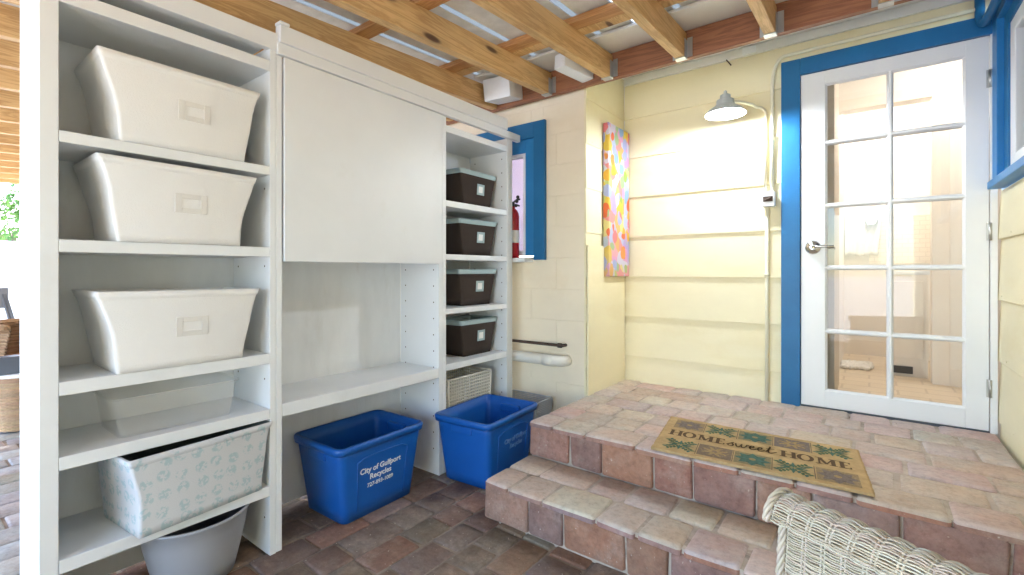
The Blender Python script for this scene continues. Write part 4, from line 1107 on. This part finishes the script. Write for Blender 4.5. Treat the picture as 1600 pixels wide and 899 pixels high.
def serif_word(u, v0, v1, wcap):
    hgt = v1 - v0; W_ = 0.030; T_ = 0.012; S_ = 0.016
    def stem(x_, w_=W_): stroke([(x_, v0), (x_, v1)], w_); stroke([(x_ - S_, v0), (x_ + S_, v0)], T_, 0.0117); stroke([(x_ - S_, v1), (x_ + S_, v1)], T_, 0.0117)
    x_ = u
    stem(x_ + .012); stem(x_ + wcap * .85); stroke([(x_ + .012, (v0 + v1) / 2), (x_ + wcap * .85, (v0 + v1) / 2)], T_, 0.0118); x_ += wcap * 1.18
    cx_ = x_ + wcap * .42; cyy = (v0 + v1) / 2; n_ = 20
    for k in range(n_):
        a1, a2 = 2 * PI * k / n_, 2 * PI * (k + 1) / n_
        w1 = T_ + (W_ - T_) * abs(math.cos((a1 + a2) / 2))
        stroke([(cx_ + wcap * .42 * math.cos(a1), cyy + hgt * .52 * math.sin(a1)), (cx_ + wcap * .42 * math.cos(a2), cyy + hgt * .52 * math.sin(a2))], w1, 0.0116 + 0.00002 * (k % 2))
    x_ += wcap * 1.12
    stem(x_ + .012, T_ * 1.2); stem(x_ + wcap * 1.02); mx = x_ + (.012 + wcap * 1.02) / 2
    stroke([(x_ + .014, v1), (mx, v0 + hgt * .08)], W_ * .9, 0.0118); stroke([(mx, v0 + hgt * .08), (x_ + wcap * 1.0, v1)], T_, 0.0119); x_ += wcap * 1.38
    stem(x_ + .012); stroke([(x_ + .012, v1 - .004), (x_ + wcap * .62, v1 - .004)], T_, 0.0118); stroke([(x_ + .012, v0 + .004), (x_ + wcap * .66, v0 + .004)], T_, 0.0118)
    stroke([(x_ + .012, cyy), (x_ + wcap * .48, cyy)], T_, 0.0118); stroke([(x_ + wcap * .62, v1), (x_ + wcap * .62, v1 - hgt * .2)], T_, 0.0119); stroke([(x_ + wcap * .66, v0), (x_ + wcap * .66, v0 + hgt * .22)], T_, 0.0119)
serif_word(0.050, 0.435, 0.575, 0.070)
serif_word(0.635, 0.430, 0.572, 0.070)
# the script word
def curve(P_, n=10):
    out = []
    for i in range(len(P_) - 1):
        p0 = P_[max(i - 1, 0)]; p1 = P_[i]; p2 = P_[i + 1]; p3 = P_[min(i + 2, len(P_) - 1)]
        for k in range(n):
            t_ = k / n
            out.append(tuple(0.5 * (2 * p1[d] + (-p0[d] + p2[d]) * t_ + (2 * p0[d] - 5 * p1[d] + 4 * p2[d] - p3[d]) * t_ ** 2 + (-p0[d] + 3 * p1[d] - 3 * p2[d] + p3[d]) * t_ ** 3) for d in (0, 1)))
    out.append(P_[-1]); return out
def scr(pts, x0, sx=0.036, v0=0.44, sv=0.10): stroke(curve([(x0 + sx * a, v0 + sv * b) for a, b in pts], 6), 0.014, 0.0119)
x0 = 0.375
scr([(-.2, .2), (.3, .6), (.75, 1.0), (.5, .75), (.75, .4), (.6, .02), (.15, .0), (0, .2)], x0)
scr([(0, .85), (.15, .2), (.45, .0), (.8, .6), (.85, .9), (.85, .3), (1.1, .0), (1.5, .5), (1.6, .95), (1.9, .8)], x0 + .038)
for q in (0, 1): scr([(0, .4), (.55, .6), (.55, .95), (.25, .9), (.05, .4), (.35, .0), (.8, .2), (1.0, .4)], x0 + .108 + .040 * q)
scr([(0, .2), (.4, 1.0), (.55, 1.7), (.3, .5), (.5, .0), (.9, .15), (1.4, .5)], x0 + .190)
stroke([(x0 + .192, 0.545), (x0 + .228, 0.555)], 0.012, 0.0119)
obj('printed_design', bm, M['matprint'], dm)

# ------------------------------------------------------------ white wicker chair, seen over the top of its back
ch = thing('wicker_chair', 'white woven wicker armchair with rolled back standing before the brick steps', 'armchair', (0.0, 0.8, 0.0))
D = Vector((0.262, -0.127, 0)).normalized(); NF = Vector((-D.y * -1, D.x * -1, 0))   # NF: towards the viewer
NF = Vector((D.y, -D.x, 0)).normalized()
if NF.dot(Vector((0, 0, 0)) - Vector((-0.12, 1.09, 0))) < 0: NF = -NF
P0 = Vector((-0.137, 1.075, 0.0)); LEN = 0.60; TOPZ = 0.752; RR = 0.042
lay = None
def path(s):
    """section of the back: s from 0 (low on the seat side), up, over the roll, down the far side -> (offset along NF, z)"""
    L1 = 0.33
    zc = TOPZ - RR
    if s < L1:
        k = s / L1; return (-0.016 + 0.05 * (1 - k) ** 1.5, zc - (L1 - s))
    s -= L1; arc = PI * RR
    # bulge: the roll overhangs the panel on the viewer's side
    if s < arc:
        a = s / RR; return (-0.016 + 0.016 * math.sin(min(a, PI / 2)) * 0 + (RR * math.cos(a)) * 1.0 - RR + 0.052, zc + RR * math.sin(a)) if True else None
    s -= arc; return (-0.016 - 2 * RR + 0.052 + 0.016, zc - s)
def spine(s):
    o, z = path(s); return o, z
TOT = 0.33 + PI * RR + 0.30
PITCH = 0.035
bm = bmesh.new(); lay = bm.loops.layers.float_color.new('Col')
WC = [(0.50, 0.44, 0.35), (0.54, 0.48, 0.39), (0.45, 0.39, 0.30), (0.57, 0.52, 0.43)]
random.seed(11)
s = 0.0; j = 0
while s < TOT:
    o, z = path(s); o2, z2 = path(min(s + 0.003, TOT)); tx = Vector((o2 - o, z2 - z));
    if tx.length < 1e-6: tx = Vector((0, 1))
    tx.normalize(); nrm2 = (tx.y, -tx.x)
    pts = []; nseg = int(LEN / PITCH * 6); ph = random.uniform(-.3, .3)
    for k in range(nseg + 1):
        x = LEN * k / nseg; q = x / PITCH
        amp = 0.0065 * abs(math.sin(PI * q)) + 0.0012 * math.cos(PI * q + PI * (j % 2))
        wob = 0.0008 * math.sin(x * 31 + ph * 9 + j)
        oo = o + nrm2[0] * amp; zz = z + nrm2[1] * amp + wob
        pts.append(P0 + D * x + NF * oo + Vector((0, 0, zz)))
    tube(bm, pts, 0.00175, 5, False, jit(random.choice(WC), 0.05), lay)
    s += 0.0044; j += 1
# stakes
for k in range(int(LEN / PITCH) + 1):
    for dd in (-0.0035, 0.0035):
        pts = []; ss = 0.0
        while ss < TOT:
            o, z = path(ss); pts.append(P0 + D * (k * PITCH + dd) + NF * (o + 0.0015) + Vector((0, 0, z + (0.0015 if ss > 0.3 else 0)))); ss += 0.012
        tube(bm, pts, 0.0022, 5, False, jit(WC[1], 0.05), lay)
bk = obj('back', bm, M['wicker'], ch)
# backing core so that the weave does not show daylight everywhere
bm = bmesh.new(); lay = bm.loops.layers.float_color.new('Col')
# pairing row under the roll: two twisted strands
def twist(bm, fn, n, r, amp, turns, strands, lay, col=(0.52, 0.46, 0.37), sides=6):
    for q in range(strands):
        pts = []
        for k in range(n + 1):
            t_ = k / n; p, a, b = fn(t_); an = 2 * PI * (turns * t_ + q / strands)
            pts.append(p + a * (amp * math.cos(an)) + b * (amp * 0.8 * math.sin(an)))
        tube(bm, pts, r, sides, True, jit(col, 0.05), lay)
def fn_row(t_):
    o, z = path(0.315); return P0 + D * (LEN * t_) + NF * (o + 0.008) + Vector((0, 0, z)), NF, Vector((0, 0, 1))
twist(bm, fn_row, 160, 0.0030, 0.0038, 15, 3, lay)
obj('band', bm, M['wicker'], ch)
bm = bmesh.new(); lay = bm.loops.layers.float_color.new('Col')
def fn_edge(t_):
    ss = t_ * TOT; o, z = path(ss); o2, z2 = path(min(ss + 0.004, TOT)); tx = Vector((o2 - o, z2 - z)); tx = tx.normalized() if tx.length > 1e-6 else Vector((0, 1))
    nn = NF * tx.y - Vector((0, 0, tx.x)); return P0 + D * (-0.008) + NF * o + nn * 0.003 + Vector((0, 0, z)), nn, D
twist(bm, fn_edge, 260, 0.0036, 0.0055, 10, 4, lay)
obj('braided_edge', bm, M['wicker'], ch)
bm = bmesh.new(); lay = bm.loops.layers.float_color.new('Col')
def fn_edge2(t_):
    p, a, b = fn_edge(t_); return p + D * (LEN + 0.016), a, b
twist(bm, fn_edge2, 260, 0.0036, 0.0055, 10, 4, lay)
obj('braided_edge', bm, M['wicker'], ch)
# seat, arms and legs (below the frame)
bm = bmesh.new(); lay = bm.loops.layers.float_color.new('Col')
BT = P0 + NF * 0.04
for k in range(60):
    f = k / 59; a = BT + NF * (0.50 * f) + Vector((0, 0, 0.41)); tube(bm, [a, a + D * LEN], 0.0045, 5, False, jit(WC[0], 0.08), lay)
for k in range(14):
    a = BT + D * (LEN * k / 13) + Vector((0, 0, 0.405)); tube(bm, [a, a + NF * 0.50], 0.005, 5, False, jit(WC[0], 0.08), lay)
obj('seat', bm, M['wicker'], ch)
for a_ in (0.0, LEN):
    bm = bmesh.new(); lay = bm.loops.layers.float_color.new('Col')
    base = P0 + D * a_
    for q in range(5):
        off = D * (0.012 * (q - 2))
        tube(bm, [base + off + NF * 0.04 + Vector((0, 0, 0.56)), base + off + NF * 0.22 + Vector((0, 0, 0.56)), base + off + NF * 0.42 + Vector((0, 0, 0.56)), base + off + NF * 0.52 + Vector((0, 0, 0.53)), base + off + NF * 0.53 + Vector((0, 0, 0.41))], 0.0075, 7, True, jit(WC[0], 0.08), lay)
    for q in range(12):
        st = base + NF * (0.06 + 0.038 * q); tube(bm, [st + Vector((0, 0, 0.40)), st + Vector((0, 0, 0.560 - 0.001 * q))], 0.004, 5, False, jit(WC[0], 0.08), lay)
    obj('arm', bm, M['wicker'], ch)
for a_ in (0.02, LEN - 0.02):
    for b_ in (0.0, 0.50):
        bm = bmesh.new(); lay = bm.loops.layers.float_color.new('Col')
        p = P0 + D * a_ + NF * (0.03 + b_); tube(bm, [p + Vector((0, 0, 0.002)), p + Vector((0, 0, 0.41))], [0.016, 0.02], 10, True, WC[0], lay)
        obj('leg', bm, M['wicker'], ch)

# ------------------------------------------------------------ outside, seen past the left edge of the shelves
wc = thing('wicker_armchair', 'brown wicker tub chair on the sunlit patio beyond the shelves', 'armchair', (-5.65, 0.80, 0), None, True)
bm = bmesh.new(); lay = bm.loops.layers.float_color.new('Col')
BR = [(0.36, 0.22, 0.13), (0.42, 0.27, 0.16), (0.30, 0.18, 0.10)]
for j in range(64):
    z = 0.06 + 0.011 * j; r = 0.30 + 0.07 * math.sin(PI * min(j / 60.0, 1)) + (0.03 if z > 0.45 else 0)
    pts = []; a0, a1 = (0, 360) if z < 0.40 else (20, 340)
    for k in range(41):
        a = R(a0 + (a1 - a0) * k / 40) + R(-20); rr = r + 0.006 * math.cos(k * PI + j * PI)
        pts.append((rr * math.cos(a), rr * math.sin(a), z))
    tube(bm, pts, 0.0065, 5, False, jit(random.choice(BR), 0.1), lay)
obj('shell', bm, M['wicker_br'], wc)
bm = bmesh.new(); lay = bm.loops.layers.float_color.new('Col')
for q in range(3):
    tube(bm, [((0.345 + 0.02 * q) * math.cos(R(a)), (0.345 + 0.02 * q) * math.sin(R(a)), 0.765 - 0.014 * (q - 1) ** 2) for a in range(0, 321, 8)], 0.017, 7, True, BR[1], lay)
obj('rim', bm, M['wicker_br'], wc)
bm = bmesh.new(); loft(bm, [(0.36, 0.24, 0.24, 0.1), (0.38, 0.27, 0.27, 0.12), (0.43, 0.27, 0.27, 0.12), (0.45, 0.24, 0.24, 0.1)], True, True); obj('cushion', bm, M['charcoal'], wc)
bm = bmesh.new(); box(bm, -0.06, 0.06, -0.16, 0.10, 0, 0.13)
db = obj('small_box', bm, M['charcoal'], None, 0.01); db.location = (-5.15, 0.60, 0.43); tag(db, 'small dark box on the stool by the brown wicker chair', 'box')
so = thing('wicker_stool', 'light brown wicker stool under the small dark box', 'stool', (-5.15, 0.62, 0), None, True)
bm = bmesh.new(); lay = bm.loops.layers.float_color.new('Col')
for j in range(36):
    z = 0.02 + 0.011 * j; r = 0.13 + 0.04 * j / 36
    tube(bm, [((r + .005 * math.cos(k * PI + j * PI)) * math.cos(R(a)), (r + .005 * math.cos(k * PI + j * PI)) * math.sin(R(a)), z) for k, a in enumerate(range(0, 361, 12))], 0.0065, 5, False, jit((0.50, 0.33, 0.20), 0.1), lay)
lathe(bm, [(0.0, 0.405), (0.165, 0.41), (0.17, 0.42), (0.165, 0.428), (0.0, 0.43)], 0, 0, 24, 0, False)
for f in bm.faces:
    for l_ in f.loops:
        if l_[lay][3] == 0: l_[lay] = (0.45, 0.3, 0.18, 1)
obj('weave', bm, M['wicker_br'], so)
# folded dark frame leaning behind the chair
fc = thing('folding_chair', 'folded dark grey metal chair leaning near the white fence', 'folding chair', (-7.4, 0.82, 0), None, True)
for s_ in (0, 1):
    bm = bmesh.new(); dx = 0.0; tube(bm, [(0.10 + dx, 0.22 + 0.08 * s_, 0.0), (0.0, 0.0 + 0.03 * s_, 0.55), (-0.03, -0.08 + 0.02 * s_, 0.98)], 0.014, 8); obj('leg', bm, M['charcoal'], fc)
bm = bmesh.new(); box(bm, -0.045, -0.015, -0.10, -0.03, 0.80, 1.02); obj('backrest', bm, M['charcoal'], fc, 0.005)
# white fence and greenery
fn = thing('fence', 'white vinyl board fence along the far side of the patio', 'fence', (-12.5, 0, 0))
bm = bmesh.new(); yy = -8.0
while yy < 9: box(bm, -12.52, -12.48, yy, yy + 0.146, 0.06, 1.70); yy += 0.15
obj('boards', bm, M['vinyl'], fn, 0.004, seg=1)
bm = bmesh.new(); box(bm, -12.475, -12.43, -8, 9, 1.60, 1.74); box(bm, -12.475, -12.43, -8, 9, 0.25, 0.37)
obj('rail', bm, M['vinyl'], fn, 0.004)
for k in range(8):
    bm = bmesh.new(); box(bm, -12.43, -12.31, -8 + 2.4 * k, -7.88 + 2.4 * k, -0.05, 1.82); obj('post', bm, M['vinyl'], fn, 0.006)
def tree(loc, h, rad, label, seed, n=2600, grn=(0.10, 0.20, 0.04)):
    random.seed(seed)
    t = thing('garden_tree', label, 'tree', loc, 'trees beyond the fence', True)
    bm = bmesh.new(); tube(bm, [(0, 0, 0), (0.05, 0.03, h * 0.35), (0.0, 0.1, h * 0.7)], [0.10, 0.08, 0.04], 10)
    for k in range(6):
        a = k * 1.05; tube(bm, [(0.03, 0.05, h * (0.35 + .05 * k)), (rad * .6 * math.cos(a), rad * .6 * math.sin(a), h * (.6 + .04 * k))], [0.035, 0.012], 6)
    obj('trunk', bm, M['bark'], t)
    bm = bmesh.new(); lay = bm.loops.layers.float_color.new('Col')
    cl = [(Vector((random.gauss(0, rad * .5), random.gauss(0, rad * .5), h * random.uniform(.55, .95))), random.uniform(.25, .5) * rad) for _ in range(16)]
    for i in range(n):
        c, r = random.choice(cl); v = Vector((random.gauss(0, 1), random.gauss(0, 1), random.gauss(0, 1))).normalized() * r * random.uniform(.4, 1.05)
        p = c + v; s_ = random.uniform(.03, .07); q = Matrix.Rotation(random.uniform(0, 6.28), 3, Vector((random.random() - .5, random.random() - .5, random.random() - .5)).normalized())
        vs = [bm.verts.new(p + q @ Vector(w_)) for w_ in ((-s_, 0, 0), (0, -s_ * .5, s_ * .1), (s_, 0, 0), (0, s_ * .5, s_ * .1))]
        f = bm.faces.new(vs); cc = jit(grn, .35)
        for l_ in f.loops: l_[lay] = (*cc, 1)
    me_o = obj('crown', bm, M['leaf'], t); return t
tree((-14.2, 1.5, 0), 2.9, 0.9, 'bright green bushy tree just above the white fence', 1)
tree((-14.6, -0.6, 0), 2.7, 0.9, 'darker green tree further along the white fence', 2, 2200, (0.07, 0.14, 0.03))
tree((-15.5, 4.2, 0), 3.4, 1.2, 'taller tree behind the house end of the fence', 4, 2600, (0.08, 0.16, 0.04))
